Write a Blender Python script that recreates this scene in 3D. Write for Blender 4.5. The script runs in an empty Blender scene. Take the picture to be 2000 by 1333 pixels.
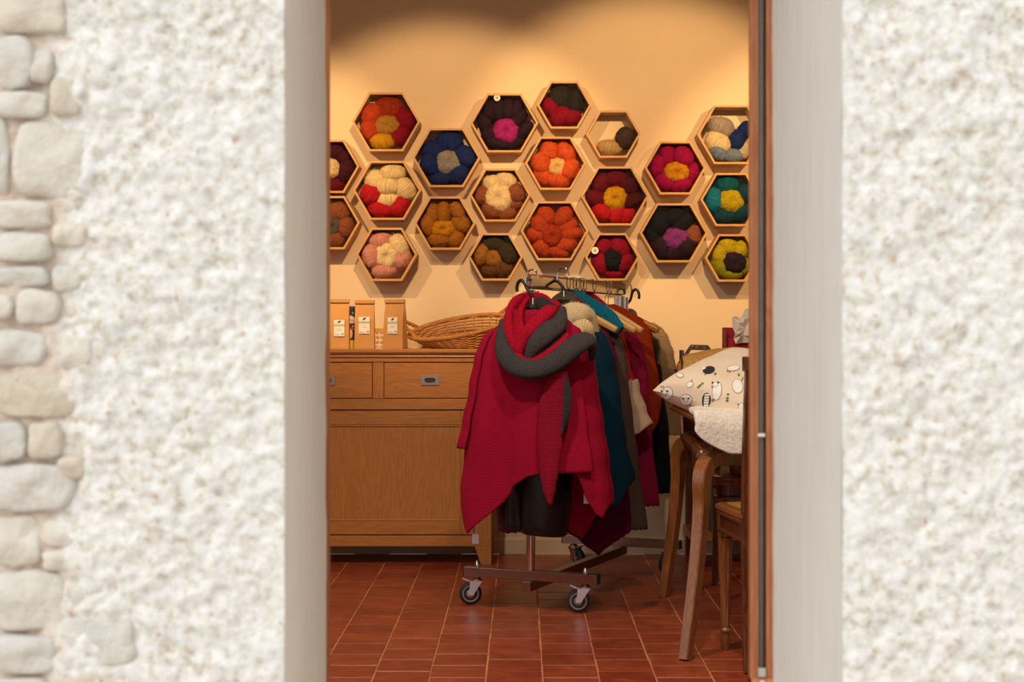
import bpy, bmesh, math, random
from mathutils import Vector, Matrix, noise
from mathutils.bvhtree import BVHTree
random.seed(7)
R = math.radians
scene = bpy.context.scene
COL = scene.collection
# ------------------------------------------------------------------ camera, sky, sun, exposure
F = 3000.0                      # focal length in pixels of a 2000 px wide frame
VX, VY = 1018.0, 657.0          # where the depth direction meets the frame
EYE = 1.0
cd = bpy.data.cameras.new('camera')
cam = bpy.data.objects.new('camera', cd); COL.objects.link(cam)
cam.location = (0, 0, EYE); cam.rotation_euler = (R(90), 0, 0)
cd.sensor_width = 36; cd.lens = F / 2000 * 36
cd.shift_x = -(VX - 1000) / 2000; cd.shift_y = (VY - 666.5) / 2000
cd.clip_start = 0.05
cd.dof.use_dof = True; cd.dof.focus_distance = 5.75; cd.dof.aperture_fstop = 4.5
scene.camera = cam
w = bpy.data.worlds.new('sky'); scene.world = w; w.use_nodes = True
w.node_tree.nodes['Background'].inputs[0].default_value = (0.93, 0.97, 1.0, 1)
w.node_tree.nodes['Background'].inputs[1].default_value = 0.97
sd = bpy.data.lights.new('sun', 'SUN'); sd.energy = 1.3; sd.angle = R(50); sd.color = (1.0, 0.97, 0.92)
sun = bpy.data.objects.new('sun', sd); COL.objects.link(sun)
sun.rotation_euler = Vector((0.50, 0.75, -0.60)).to_track_quat('-Z', 'Y').to_euler()
vs = scene.view_settings
vs.view_transform = 'Standard'; vs.look = 'None'; vs.gamma = 1.0; vs.use_curve_mapping = False
vs.exposure = 0.0

def spot(name, loc, aim, energy, size, blend=0.35, radius=0.03, color=(1.0, 0.70, 0.40)):
    l = bpy.data.lights.new(name, 'SPOT'); l.energy = energy; l.spot_size = R(size); l.spot_blend = blend
    l.shadow_soft_size = radius; l.color = color
    o = bpy.data.objects.new(name, l); COL.objects.link(o); o.location = loc
    o.rotation_euler = (Vector(aim) - Vector(loc)).to_track_quat('-Z', 'Y').to_euler()
    return o
WY = 7.06                       # back wall
# warm ceiling spots that wash the back wall, and two added as fill for rack and floor
WARM = (1.0, 0.62, 0.30)
for x_, d_, z_, s_ in ((-1.40, 1.80, 1.50, 45), (-0.38, 1.85, 1.52, 46), (0.64, 1.75, 1.66, 50), (1.50, 1.80, 1.50, 44)):
    spot('ceiling_or_fill_spot', (x_, WY - d_, 2.36), (x_ * 0.94, WY, z_ + 0.06), 104, s_ + 10, 0.45, color=WARM)
spot('ceiling_or_fill_spot', (-0.60, 3.75, 2.84), (-0.05, 5.5, 0.45), 120, 72, 0.6, 0.05, (1.0, 0.84, 0.66))  # added fill lamp that brightens the rack and the poncho
spot('ceiling_or_fill_spot', (0.45, 3.60, 2.84), (0.30, 4.95, 0.0), 95, 78, 0.6, 0.05, (1.0, 0.84, 0.66))  # added fill lamp for the floor near the door

# ------------------------------------------------------------------ helpers
def P(px, py, Y):
    return Vector(((px - VX) * Y / F, Y, EYE - (py - VY) * Y / F))

def lin(c):
    return tuple((x / 12.92 if x <= 0.04045 else ((x + 0.055) / 1.055) ** 2.4) for x in c)
def hexc(s):
    return lin(tuple(int(s[i:i + 2], 16) / 255 for i in (0, 2, 4)))
def interp(tab, x):
    if x <= tab[0][0]: return tab[0][1]
    for (a, b), (c, d) in zip(tab, tab[1:]):
        if x <= c: return b + (d - b) * (x - a) / (c - a) if c != a else d
    return tab[-1][1]
def smooth_interp(tab, x):
    if x <= tab[0][0]: return tab[0][1]
    for (a, b), (c, d) in zip(tab, tab[1:]):
        if x <= c:
            t = (x - a) / (c - a); t = t * t * (3 - 2 * t)
            return b + (d - b) * t
    return tab[-1][1]
def catmull(pts, n=8, closed=False):
    pts = [Vector(p) for p in pts]; out = []
    N = len(pts); rng = range(N if closed else N - 1)
    for i in rng:
        if closed: p0, p1, p2, p3 = pts[(i - 1) % N], pts[i], pts[(i + 1) % N], pts[(i + 2) % N]
        else: p0, p1, p2, p3 = pts[max(i - 1, 0)], pts[i], pts[i + 1], pts[min(i + 2, N - 1)]
        for k in range(n):
            t = k / n
            out.append(0.5 * ((2 * p1) + (p2 - p0) * t + (2 * p0 - 5 * p1 + 4 * p2 - p3) * t * t + (3 * p1 - p0 - 3 * p2 + p3) * t ** 3))
    if not closed: out.append(pts[-1].copy())
    return out

class MB:
    def __init__(s): s.v = []; s.f = []; s.uv = None; s.mi = []
    def add(s, vs, fs, uvs=None, mi=0):
        b = len(s.v); s.v += [Vector(x) for x in vs]; s.f += [tuple(i + b for i in f) for f in fs]; s.mi += [mi] * len(fs)
        if uvs is not None:
            if s.uv is None: s.uv = [(0, 0)] * b
            s.uv += list(uvs)
        elif s.uv is not None: s.uv += [(0, 0)] * len(vs)
        return s
    def box(s, x0, x1, y0, y1, z0, z1, M=None, mi=0):
        vs = [Vector((x, y, z)) for x in (x0, x1) for y in (y0, y1) for z in (z0, z1)]
        if M: vs = [M @ p for p in vs]
        return s.add(vs, [(0, 1, 3, 2), (4, 6, 7, 5), (0, 4, 5, 1), (2, 3, 7, 6), (0, 2, 6, 4), (1, 5, 7, 3)], mi=mi)
    def prism(s, poly, fn, h0, h1, mi=0):          # poly 2D -> fn(a, b, h)
        n = len(poly)
        vs = [fn(a, b, h0) for a, b in poly] + [fn(a, b, h1) for a, b in poly]
        fs = [tuple(range(n)), tuple(range(2 * n - 1, n - 1, -1))] + [(i, (i + 1) % n, n + (i + 1) % n, n + i) for i in range(n)]
        return s.add(vs, fs, mi=mi)
    def tube(s, path, r, n=8, closed=False, caps=True, flat=1.0, ref=None, mi=0):
        path = [Vector(p) for p in path]; N = len(path)
        rr = r if isinstance(r, (list, tuple)) else [r] * N
        nrm = None; vs = []; L = 0; uvs = []
        for i in range(N):
            if closed: t = path[(i + 1) % N] - path[i - 1]
            else: t = path[min(i + 1, N - 1)] - path[max(i - 1, 0)]
            t.normalize()
            if ref is not None: base = Vector(ref)
            elif nrm is None: base = Vector((0, 0, 1)) if abs(t.z) < 0.9 else Vector((1, 0, 0))
            else: base = nrm
            nrm = base - t * base.dot(t)
            if nrm.length < 1e-6: nrm = Vector((1, 0, 0)) - t * t.x
            nrm.normalize(); b = t.cross(nrm)
            if i: L += (path[i] - path[i - 1]).length
            for k in range(n):
                a = 2 * math.pi * k / n
                vs.append(path[i] + (nrm * math.cos(a) * flat + b * math.sin(a)) * rr[i])
                uvs.append((rr[i] * 2 * math.pi * k / n, L))
        fs = []
        for i in range(N if closed else N - 1):
            j = (i + 1) % N
            for k in range(n): fs.append((i * n + k, i * n + (k + 1) % n, j * n + (k + 1) % n, j * n + k))
        if caps and not closed: fs += [tuple(range(n - 1, -1, -1)), tuple((N - 1) * n + k for k in range(n))]
        return s.add(vs, fs, uvs, mi=mi)
    def lathe(s, prof, n=24, M=None, mi=0, flute=None):
        vs = []
        for r, z in prof:
            for k in range(n):
                a = 2 * math.pi * k / n
                q = r * (flute(a, z) if flute else 1)
                vs.append(Vector((q * math.cos(a), q * math.sin(a), z)))
        if M: vs = [M @ p for p in vs]
        N = len(prof)
        fs = [(i * n + k, i * n + (k + 1) % n, (i + 1) * n + (k + 1) % n, (i + 1) * n + k) for i in range(N - 1) for k in range(n)]
        fs += [tuple(range(n - 1, -1, -1)), tuple((N - 1) * n + k for k in range(n))]
        return s.add(vs, fs, mi=mi)
    def grid(s, fn, nu, nv, closeu=False, uvfn=None, mi=0):
        vs = []; uvs = []
        cu = nu if closeu else nu + 1
        for j in range(nv + 1):
            for i in range(cu):
                vs.append(fn(i / nu, j / nv)); uvs.append(uvfn(i / nu, j / nv) if uvfn else (i / nu, j / nv))
        fs = [(j * cu + i, j * cu + (i + 1) % cu, (j + 1) * cu + (i + 1) % cu, (j + 1) * cu + i) for j in range(nv) for i in range(nu)]
        return s.add(vs, fs, uvs, mi=mi)
    def mesh(s, name, smooth=False, recalc=True):
        me = bpy.data.meshes.new(name); me.from_pydata([tuple(p) for p in s.v], [], s.f)
        if s.uv is not None:
            ul = me.uv_layers.new(name='UVMap'); idx = [0] * len(me.loops); me.loops.foreach_get('vertex_index', idx)
            flat = []
            for i in idx: flat += s.uv[i]
            ul.data.foreach_set('uv', flat)
        if any(s.mi): me.polygons.foreach_set('material_index', s.mi)
        if recalc:
            bm = bmesh.new(); bm.from_mesh(me); bmesh.ops.recalc_face_normals(bm, faces=bm.faces); bm.to_mesh(me); bm.free()
        me.polygons.foreach_set('use_smooth', [smooth] * len(me.polygons)); me.update()
        return me
    def build(s, name, mat, parent=None, smooth=False, bevel=0, solid=0, recalc=True, sub=0, auto=None):
        return link(name, s.mesh(name, smooth, recalc), mat, parent, bevel, solid, sub, auto)

def link(name, me, mat, parent=None, bevel=0, solid=0, sub=0, auto=None):
    o = bpy.data.objects.new(name, me); COL.objects.link(o)
    for m in (mat if isinstance(mat, (list, tuple)) else [mat]):
        me.materials.append(m)
    if parent: o.parent = parent
    if solid:
        md = o.modifiers.new('thick', 'SOLIDIFY'); md.thickness = solid; md.offset = 0
    if sub:
        md = o.modifiers.new('sub', 'SUBSURF'); md.levels = sub; md.render_levels = sub
    if bevel:
        md = o.modifiers.new('bevel', 'BEVEL'); md.width = bevel; md.segments = 2; md.limit_method = 'ANGLE'
        for p in me.polygons: p.use_smooth = True
        md.harden_normals = True
    if auto:
        md = o.modifiers.new('sharp', 'EDGE_SPLIT'); md.split_angle = R(auto)
    return o
def tag(o, label, cat, group=None, kind=None):
    o['label'] = label; o['category'] = cat
    if group: o['group'] = group
    if kind: o['kind'] = kind
    return o
def thing(name, label, cat, loc=(0, 0, 0), rz=0, group=None, kind=None):
    o = bpy.data.objects.new(name, None); COL.objects.link(o)
    o.location = loc; o.rotation_euler = (0, 0, rz); o.empty_display_size = 0.05
    return tag(o, label, cat, group, kind)

# ------------------------------------------------------------------ materials
class NT:
    def __init__(s, name):
        s.m = bpy.data.materials.new(name); s.m.use_nodes = True; s.t = s.m.node_tree
        s.b = s.t.nodes['Principled BSDF']
    def n(s, typ, **kw):
        x = s.t.nodes.new(typ)
        for k, v in kw.items():
            if k.startswith('i_'):
                key = k[2:]; key = int(key) if key.isdigit() else key.replace('_', ' ')
                if hasattr(v, 'is_output'): s.t.links.new(v, x.inputs[key])
                else: x.inputs[key].default_value = v
            else: setattr(x, k, v)
        return x
    def l(s, a, b): s.t.links.new(a, b)
    def set(s, key, v):
        if hasattr(v, 'is_output'): s.l(v, s.b.inputs[key])
        else: s.b.inputs[key].default_value = v
    def math(s, op, a, b=None):
        x = s.t.nodes.new('ShaderNodeMath'); x.operation = op
        for i, v in enumerate((a, b)):
            if v is None: continue
            if hasattr(v, 'is_output'): s.l(v, x.inputs[i])
            else: x.inputs[i].default_value = v
        return x.outputs[0]
    def coords(s, kind='Object', scale=(1, 1, 1), rot=(0, 0, 0)):
        tc = s.n('ShaderNodeTexCoord'); mp = s.n('ShaderNodeMapping', i_Scale=scale, i_Rotation=rot)
        s.l(tc.outputs[kind], mp.inputs['Vector']); return mp.outputs[0]
    def noise(s, vec, scale, detail=4, rough=0.6, dist=0):
        x = s.n('ShaderNodeTexNoise', i_Scale=scale, i_Detail=detail, i_Roughness=rough, i_Distortion=dist)
        s.l(vec, x.inputs['Vector']); return x.outputs['Fac']
    def ramp(s, fac, stops):
        x = s.n('ShaderNodeValToRGB'); e = x.color_ramp.elements
        while len(e) < len(stops): e.new(0.5)
        for i, (p, c) in enumerate(stops): e[i].position = p; e[i].color = (*c, 1)
        s.l(fac, x.inputs[0]); return x.outputs[0]
    def mix(s, fac, a, b, mode='MIX'):
        x = s.t.nodes.new('ShaderNodeMix'); x.data_type = 'RGBA'; x.blend_type = mode
        for i, v in ((0, fac), (6, a), (7, b)):
            if hasattr(v, 'is_output'): s.l(v, x.inputs[i])
            else: x.inputs[i].default_value = (*v, 1) if isinstance(v, tuple) and len(v) == 3 else v
        return x.outputs[2]
    def bump(s, h, strength=0.5, dist=0.01):
        x = s.n('ShaderNodeBump', i_Strength=strength, i_Distance=dist); s.l(h, x.inputs['Height'])
        s.l(x.outputs[0], s.b.inputs['Normal'])
def mul(c, k): return tuple(min(1, x * k) for x in c)

def plain(name, col, rough=0.5, metal=0.0, var=0.12, scale=30, bump=0.0, sheen=0, coat=0):
    m = NT(name); c = m.coords()
    f = m.noise(c, scale)
    m.set('Base Color', m.ramp(f, [(0.25, mul(col, 1 - var)), (0.75, mul(col, 1 + var))]))
    m.set('Roughness', rough); m.set('Metallic', metal)
    if sheen: m.set('Sheen Weight', sheen); m.set('Sheen Roughness', 0.5)
    if coat: m.set('Coat Weight', coat)
    if bump: m.bump(m.noise(c, scale * 4), bump, 0.004)
    return m.m
def wood(name, c1, c2, axis='X', rough=0.42, scale=1.0, coat=0.0):
    m = NT(name)
    sc = {'X': (1.2, 14, 14), 'Z': (14, 14, 1.2), 'Y': (14, 1.2, 14)}[axis]
    oi = m.n('ShaderNodeObjectInfo')
    tc = m.n('ShaderNodeTexCoord')
    ad = m.n('ShaderNodeVectorMath', operation='ADD'); m.l(tc.outputs['Object'], ad.inputs[0])
    cm = m.n('ShaderNodeCombineXYZ'); rnd = m.math('MULTIPLY', oi.outputs['Random'], 9.0)
    for i in range(3): m.l(rnd, cm.inputs[i])
    m.l(cm.outputs[0], ad.inputs[1])
    mp = m.n('ShaderNodeMapping', i_Scale=tuple(q * scale for q in sc)); m.l(ad.outputs[0], mp.inputs[0])
    c = mp.outputs[0]
    a = m.noise(c, 1.6, 3, 0.55, 1.2); wv = m.math('SINE', m.math('MULTIPLY', a, 55.0))
    wv = m.math('ADD', m.math('MULTIPLY', wv, 0.5), 0.5)
    b = m.noise(c, 14, 3, 0.6)
    f = m.math('ADD', m.math('MULTIPLY', wv, 0.45), m.math('MULTIPLY', b, 0.55))
    m.set('Base Color', m.ramp(f, [(0.15, c2), (0.85, c1)])); m.set('Roughness', rough)
    if coat: m.set('Coat Weight', coat); m.set('Coat Roughness', 0.2)
    m.bump(f, 0.15, 0.002)
    return m.m
def metal(name, col, rough=0.15, var=0.05):
    return plain(name, col, rough, 1.0, var, 40)

def knit(name, col, pu=0.007, pv=0.0055, rot=0.0, strength=0.9, sheen=0.35, dist=0.0018, speck=None, var=0.22, col2=None):
    m = NT(name)
    tc = m.n('ShaderNodeTexCoord'); mp = m.n('ShaderNodeMapping', i_Rotation=(0, 0, R(rot))); m.l(tc.outputs['UV'], mp.inputs[0])
    sp = m.n('ShaderNodeSeparateXYZ'); m.l(mp.outputs[0], sp.inputs[0])
    wob = m.noise(mp.outputs[0], 60, 2)
    v = m.math('ADD', sp.outputs[1], m.math('MULTIPLY', wob, 0.003))
    sv = m.math('ABSOLUTE', m.math('SINE', m.math('MULTIPLY', v, math.pi / pv)))
    su = m.math('ADD', m.math('MULTIPLY', m.math('SINE', m.math('ADD', m.math('MULTIPLY', sp.outputs[0], 2 * math.pi / pu), m.math('MULTIPLY', sv, 1.5))), 0.25), 0.75)
    h = m.math('MULTIPLY', sv, su)
    fz = m.noise(mp.outputs[0], 420, 3, 0.7)
    h = m.math('ADD', m.math('MULTIPLY', h, 0.75), m.math('MULTIPLY', fz, 0.45))
    big = m.noise(mp.outputs[0], 9, 2)
    base = m.ramp(h, [(0.15, mul(col, 1 - 2.2 * var)), (0.6, col), (0.95, mul(col, 1 + var))])
    base = m.mix(m.math('MULTIPLY', big, 0.35), base, mul(col, 0.8))
    if col2: base = m.mix(m.ramp(m.noise(mp.outputs[0], 14, 2), [(0.45, (0, 0, 0)), (0.6, (1, 1, 1))]), base, col2)
    if speck:
        sn = m.noise(mp.outputs[0], 230, 1)
        base = m.mix(m.ramp(sn, [(0.60, (0, 0, 0)), (0.66, (1, 1, 1))]), base, speck)
    m.set('Base Color', base); m.set('Roughness', 0.92); m.set('Sheen Weight', sheen); m.set('Sheen Roughness', 0.45)
    m.b.inputs['Sheen Tint'].default_value = (*mul(col, 1.6), 1)
    m.set('Specular IOR Level', 0.15)
    m.bump(h, strength, dist)
    return m.m
def yarn(name, col, var=0.38):
    m = NT(name)
    tc = m.n('ShaderNodeTexCoord'); oi = m.n('ShaderNodeObjectInfo')
    ad = m.n('ShaderNodeVectorMath', operation='ADD'); m.l(tc.outputs['UV'], ad.inputs[0])
    cm = m.n('ShaderNodeCombineXYZ'); m.l(m.math('MULTIPLY', oi.outputs['Random'], 7.0), cm.inputs[0]); m.l(oi.outputs['Random'], cm.inputs[1])
    m.l(cm.outputs[0], ad.inputs[1])
    mp = m.n('ShaderNodeMapping', i_Scale=(24, 2.0, 1), i_Rotation=(0, 0, 0.09)); m.l(ad.outputs[0], mp.inputs[0])
    a = m.noise(mp.outputs[0], 1.4, 4, 0.7, 0.5)
    mp2 = m.n('ShaderNodeMapping', i_Scale=(46, 4, 1), i_Rotation=(0, 0, -0.14)); m.l(ad.outputs[0], mp2.inputs[0])
    b = m.noise(mp2.outputs[0], 1.6, 3, 0.7, 0.6)
    h = m.math('ADD', m.math('MULTIPLY', a, 0.55), m.math('MULTIPLY', b, 0.45))
    m.set('Base Color', m.ramp(h, [(0.34, mul(col, 0.42)), (0.5, mul(col, 0.85)), (0.66, mul(col, 1.4))]))
    m.set('Roughness', 0.85); m.set('Sheen Weight', 0.35); m.set('Sheen Roughness', 0.4)
    m.b.inputs['Sheen Tint'].default_value = (*mul(col, 1.5), 1); m.set('Specular IOR Level', 0.2)
    m.bump(h, 0.9, 0.005)
    return m.m

M = {}
def mk_mats():
    # limewashed render and mortar
    m = NT('render'); c = m.coords()
    n1 = m.noise(c, 55, 5, 0.65); n2 = m.noise(c, 9, 3)
    base = m.ramp(n1, [(0.32, hexc('bfac96')), (0.45, hexc('e2dacd')), (0.58, hexc('f2efea'))])
    base = m.mix(m.ramp(n2, [(0.35, (0, 0, 0)), (0.8, (0.5, 0.5, 0.5))]), base, hexc('f4f2ee'))
    sp = m.noise(c, 70, 1); base = m.mix(m.ramp(sp, [(0.70, (0, 0, 0)), (0.76, (0.6, 0.6, 0.6))]), base, hexc('b98a6c'))
    sx = m.n('ShaderNodeSeparateXYZ'); m.l(c, sx.inputs[0])
    edge = m.math('ADD', sx.outputs[0], m.math('MULTIPLY', m.math('SUBTRACT', m.noise(c, 7, 3), 0.5), 0.14))
    mort = m.ramp(m.noise(c, 26, 4), [(0.3, hexc('d2b9a2')), (0.7, hexc('e2d0c0'))])
    base = m.mix(m.ramp(m.math('MULTIPLY', m.math('ADD', edge, 0.70), -18.0), [(0.0, (0, 0, 0)), (1.0, (0.85, 0.85, 0.85))]), base, mort)
    m.set('Base Color', base); m.set('Roughness', 0.95); m.bump(m.noise(c, 110, 4, 0.7), 0.6, 0.006); M['render'] = m.m
    m = NT('limestone'); c = m.coords(); oi = m.n('ShaderNodeObjectInfo')
    col = m.ramp(oi.outputs['Random'], [(0.0, hexc('d9cbb6')), (0.35, hexc('e8e1d4')), (0.65, hexc('dcd8d2')), (1.0, hexc('ece2d0'))])
    col = m.mix(m.ramp(m.noise(c, 16, 4, 0.6), [(0.4, (0.0, 0, 0)), (0.75, (0.8, 0.8, 0.8))]), col, hexc('c2b09a'))
    m.set('Base Color', col); m.set('Roughness', 0.9); m.bump(m.noise(c, 40, 5, 0.65), 0.7, 0.012); M['stone'] = m.m
    for nm, a, b in (('reveal_l', 'f2e8d8', 'e6dac8'), ('reveal_r', 'f4f2ee', 'e6e0d6')):
        m = NT(nm); c = m.coords('Object', (1, 30, 1.2)); c2 = m.coords('Object', (1, 60, 4))
        col = m.mix(0.5, m.ramp(m.noise(c, 1.5, 4), [(0.3, hexc(b)), (0.7, hexc(a))]), m.ramp(m.noise(c2, 1.5, 3), [(0.3, hexc(b)), (0.7, hexc(a))]))
        m.set('Base Color', col); m.set('Roughness', 0.85); m.bump(m.noise(c2, 3, 4), 0.3, 0.004); M[nm] = m.m
    M['wall'] = plain('wall_paint', hexc('e2cca6'), 0.75, 0, 0.03, 4, 0.12)
    M['wall2'] = plain('wall_paint_side', hexc('e3d2b8'), 0.8, 0, 0.03, 4)
    M['ceil'] = plain('ceiling_paint', hexc('e8e0d4'), 0.85, 0, 0.02, 3)
    M['ground'] = plain('ground_paving', hexc('c8c0b4'), 0.9, 0, 0.15, 8, 0.3)
    # terracotta tile
    m = NT('terracotta'); oi = m.n('ShaderNodeObjectInfo')
    tc = m.n('ShaderNodeTexCoord'); ad = m.n('ShaderNodeVectorMath', operation='ADD'); m.l(tc.outputs['Object'], ad.inputs[0])
    cm = m.n('ShaderNodeCombineXYZ'); r10 = m.math('MULTIPLY', oi.outputs['Random'], 13.0); m.l(r10, cm.inputs[0]); m.l(r10, cm.inputs[1]); m.l(cm.outputs[0], ad.inputs[1])
    c = ad.outputs[0]
    col = m.ramp(oi.outputs['Random'], [(0.0, hexc('8e3a22')), (0.5, hexc('9b4427')), (1.0, hexc('a84e2e'))])
    mp = m.n('ShaderNodeMapping', i_Scale=(6, 16, 1)); m.l(c, mp.inputs[0])
    scuff = m.noise(mp.outputs[0], 2.2, 5, 0.65, 1.0)
    col = m.mix(m.ramp(scuff, [(0.50, (0, 0, 0)), (0.78, (0.55, 0.55, 0.55))]), col, hexc('c07a55'))
    col = m.mix(m.ramp(m.noise(c, 9, 3), [(0.35, (0.55, 0.55, 0.55)), (0.6, (0, 0, 0))]), col, hexc('7c2a18'))
    m.set('Base Color', col); m.set('Roughness', m.math('ADD', m.math('MULTIPLY', scuff, 0.25), 0.22))
    m.bump(m.noise(c, 30, 3), 0.06, 0.004); M['tile'] = m.m
    M['grout'] = plain('grout', hexc('c98a58'), 0.9, 0, 0.2, 20)
    M['oak_x'] = wood('oak_horizontal', hexc('c07c3a'), hexc('a86c30'), 'X', 0.38)
    M['oak_z'] = wood('oak_vertical', hexc('c07c3a'), hexc('a86c30'), 'Z', 0.38)
    M['pine'] = wood('light_wood', hexc('cfa264'), hexc('b98648'), 'X', 0.5)
    M['frame'] = wood('stained_frame_wood', hexc('d08a5c'), hexc('b36c44'), 'Z', 0.4)
    M['walnut'] = wood('walnut', hexc('7a4526'), hexc('4e2814'), 'Z', 0.3, coat=0.3)
    M['walnut_y'] = wood('walnut_long', hexc('7e4828'), hexc('4e2814'), 'Y', 0.3, coat=0.3)
    M['beech'] = wood('honey_beech', hexc('9c6436'), hexc('7c4a24'), 'Z', 0.28, coat=0.4)
    M['hangerwood'] = wood('hanger_wood', hexc('e0b064'), hexc('cf9746'), 'X', 0.4)
    M['hangerorange'] = wood('varnished_hanger', hexc('cf8a2a'), hexc('b8701c'), 'X', 0.35)
    M['chrome'] = metal('chrome', (0.70, 0.68, 0.66), 0.10)
    M['railmetal'] = metal('chrome_dark_reflection', (0.42, 0.40, 0.38), 0.12)  # rail chrome with the reflection of a dim room put into its colour
    M['bronze'] = metal('brown_chrome', (0.36, 0.25, 0.20), 0.28)
    M['zinc'] = metal('zinc_plate', (0.72, 0.72, 0.72), 0.25)
    M['nickel'] = metal('brushed_nickel', (0.50, 0.44, 0.40), 0.35)
    M['darkmetal'] = plain('dark_recess', hexc('3b2c26'), 0.5)
    M['rubber'] = plain('black_rubber', hexc('2a2a2c'), 0.6)
    M['wheelhub'] = plain('grey_wheel_disc', hexc('b3aaa8'), 0.35, 0.6)
    M['blackplastic'] = plain('black_plastic', hexc('0c0c10'), 0.38, 0, 0.05)
    M['neckcap'] = plain('olive_neck_cap', hexc('4a4030'), 0.5, 0, 0.2, 25)
    M['gasket'] = plain('grey_gasket', hexc('7f7a70'), 0.6)
    M['gap_shade'] = plain('rebate_shadow', hexc('2a2520'), 0.8)
    M['kraft'] = plain('kraft_paper', hexc('c8924c'), 0.65, 0, 0.07, 12, 0.1)
    M['paper'] = plain('white_paper', hexc('efe8dc'), 0.7, 0, 0.02)
    M['labelgreen'] = plain('sage_print', hexc('b9bd8c'), 0.7, 0, 0.02)
    M['ink'] = plain('dark_ink', hexc('3a3a34'), 0.7, 0, 0.02)
    M['greyink'] = plain('grey_ink', hexc('a39a90'), 0.7, 0, 0.02)
    M['leafgreen'] = plain('green_ink', hexc('8ea544'), 0.7, 0, 0.02)
    M['navyprint'] = plain('navy_print', hexc('323654'), 0.6, 0, 0.05)
    M['redprint'] = plain('red_print', hexc('c0392b'), 0.6, 0, 0.05)
    M['yellowprint'] = plain('yellow_print', hexc('e8c23a'), 0.6, 0, 0.05)
    M['peachprint'] = plain('peach_print', hexc('efc08a'), 0.6, 0, 0.05)
    M['amber'] = plain('amber_print', hexc('e0a040'), 0.6, 0, 0.05)
    M['wicker'] = plain('wicker', hexc('b87a34'), 0.5, 0, 0.3, 40)
    M['wicker_d'] = plain('wicker_rim', hexc('c08440'), 0.45, 0, 0.25, 40)
    M['cane'] = plain('woven_cane', hexc('a87c40'), 0.6, 0, 0.25, 120, 0.6)
    M['pillow'] = plain('cream_cotton', hexc('e6d6bf'), 0.85, 0, 0.04, 12, 0.1)
    m = NT('fleece'); c = m.coords()
    nn = m.noise(c, 90, 4, 0.6); m.set('Base Color', m.ramp(nn, [(0.3, hexc('e0d4c2')), (0.6, hexc('f6f0e6'))])); m.set('Roughness', 0.95)
    m.set('Sheen Weight', 0.4); m.bump(nn, 0.9, 0.005); M['fleece'] = m.m
    m = NT('tan_felt'); c = m.coords(); nn = m.noise(c, 75, 4, 0.6, 0.6)
    m.set('Base Color', m.ramp(nn, [(0.3, hexc('a87838')), (0.65, hexc('cf9c58'))])); m.set('Roughness', 0.95); m.bump(nn, 0.9, 0.005); M['felt'] = m.m
    M['greyfelt'] = plain('grey_felt', hexc('8b7a70'), 0.95, 0, 0.2, 60, 0.5)
    M['sheepwhite'] = plain('white_print', hexc('f4f0ea'), 0.85, 0, 0.01)
    M['sheepblack'] = plain('black_print', hexc('2c2826'), 0.85, 0, 0.01)
    M['sheepgreen'] = plain('green_print', hexc('6a7040'), 0.85, 0, 0.01)
    M['sheepbrown'] = plain('brown_print', hexc('6e5238'), 0.85, 0, 0.01)
    M['redpaper'] = plain('red_gift_bag', hexc('a41228'), 0.5, 0, 0.05)
    M['tissue'] = plain('tissue_paper', hexc('e9dac6'), 0.6, 0, 0.03)
    M['dotcard'] = plain('brown_card', hexc('5a4436'), 0.6, 0, 0.06)
    M['dot'] = plain('beige_dot', hexc('8d7560'), 0.6, 0, 0.03)
    M['greybox'] = plain('slate_box', hexc('4d4f56'), 0.6, 0, 0.06)
    M['leopard'] = plain('patterned_print', hexc('a06a34'), 0.7, 0, 0.7, 90)
    M['tagcard'] = plain('tag_card', hexc('f4f0f2'), 0.7, 0, 0.01)
mk_mats()
# ------------------------------------------------------------------ the setting
FY = 2.40                       # outer face of the facade
IY = 3.05                       # inner face of the facade
FRY = 2.95                      # door frame
XL, XR = -0.370, 0.5016         # opening at the outer face
XLf, XRf = -0.377, 0.484        # opening at the frame
RX0, RX1 = -2.25, 2.05          # room
CZ = 2.95; LZ = 2.20
def struct(o, label, cat): return tag(o, label, cat, kind='structure')

def lines(segs):
    out = []
    for a, b, st in segs:
        n = max(1, round((b - a) / st)); out += [a + (b - a) * i / n for i in range(n)]
    out.append(segs[-1][1]); return out
def relief(x, z, stone=False):
    p = Vector((x, z, 3.1))
    d = 0.010 * noise.noise(p * 8) + 0.008 * noise.noise(p * 22) + 0.0065 * noise.noise(p * 48 + Vector((5, 1, 2))) + 0.0045 * noise.noise(p * 95)
    d += 0.006 * max(0, noise.noise(p * 33 + Vector((1, 7, 3))) - 0.15)
    if stone:
        e = x + 0.685 + 0.05 * noise.noise(p * 9)
        d -= 0.012 * min(1, max(0, -e / 0.05))
    return d
def facade(name, xs, zs, edge_x, stone):
    nx, nz = len(xs), len(zs); vs = []; fs = []
    for z in zs:
        for x in xs:
            fade = min(1, abs(x - edge_x) / 0.025)
            vs.append((x, FY - relief(x, z, stone) * fade - 0.004 * (1 - fade) * noise.noise(Vector((x, z * 20, 1))), z))
    for j in range(nz - 1):
        for i in range(nx - 1): fs.append((j * nx + i, j * nx + i + 1, (j + 1) * nx + i + 1, (j + 1) * nx + i))
    mb = MB(); mb.add(vs, fs)
    return mb
Zs = lines([(-0.15, 0.38, 0.02), (0.38, 1.62, 0.005), (1.62, CZ, 0.03)])
mb = facade('wall_front_left', lines([(-1.7, -0.88, 0.02), (-0.88, XL, 0.005)]), Zs, XL, True)
wl = mb.build('wall_front_left', M['render'], smooth=True, recalc=False)
struct(wl, 'rough white rendered facade left of the doorway with exposed stones', 'wall')
mb = facade('wall_front_right', lines([(XR, 0.95, 0.005), (0.95, 1.7, 0.02)]), Zs, XR, False)
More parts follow.
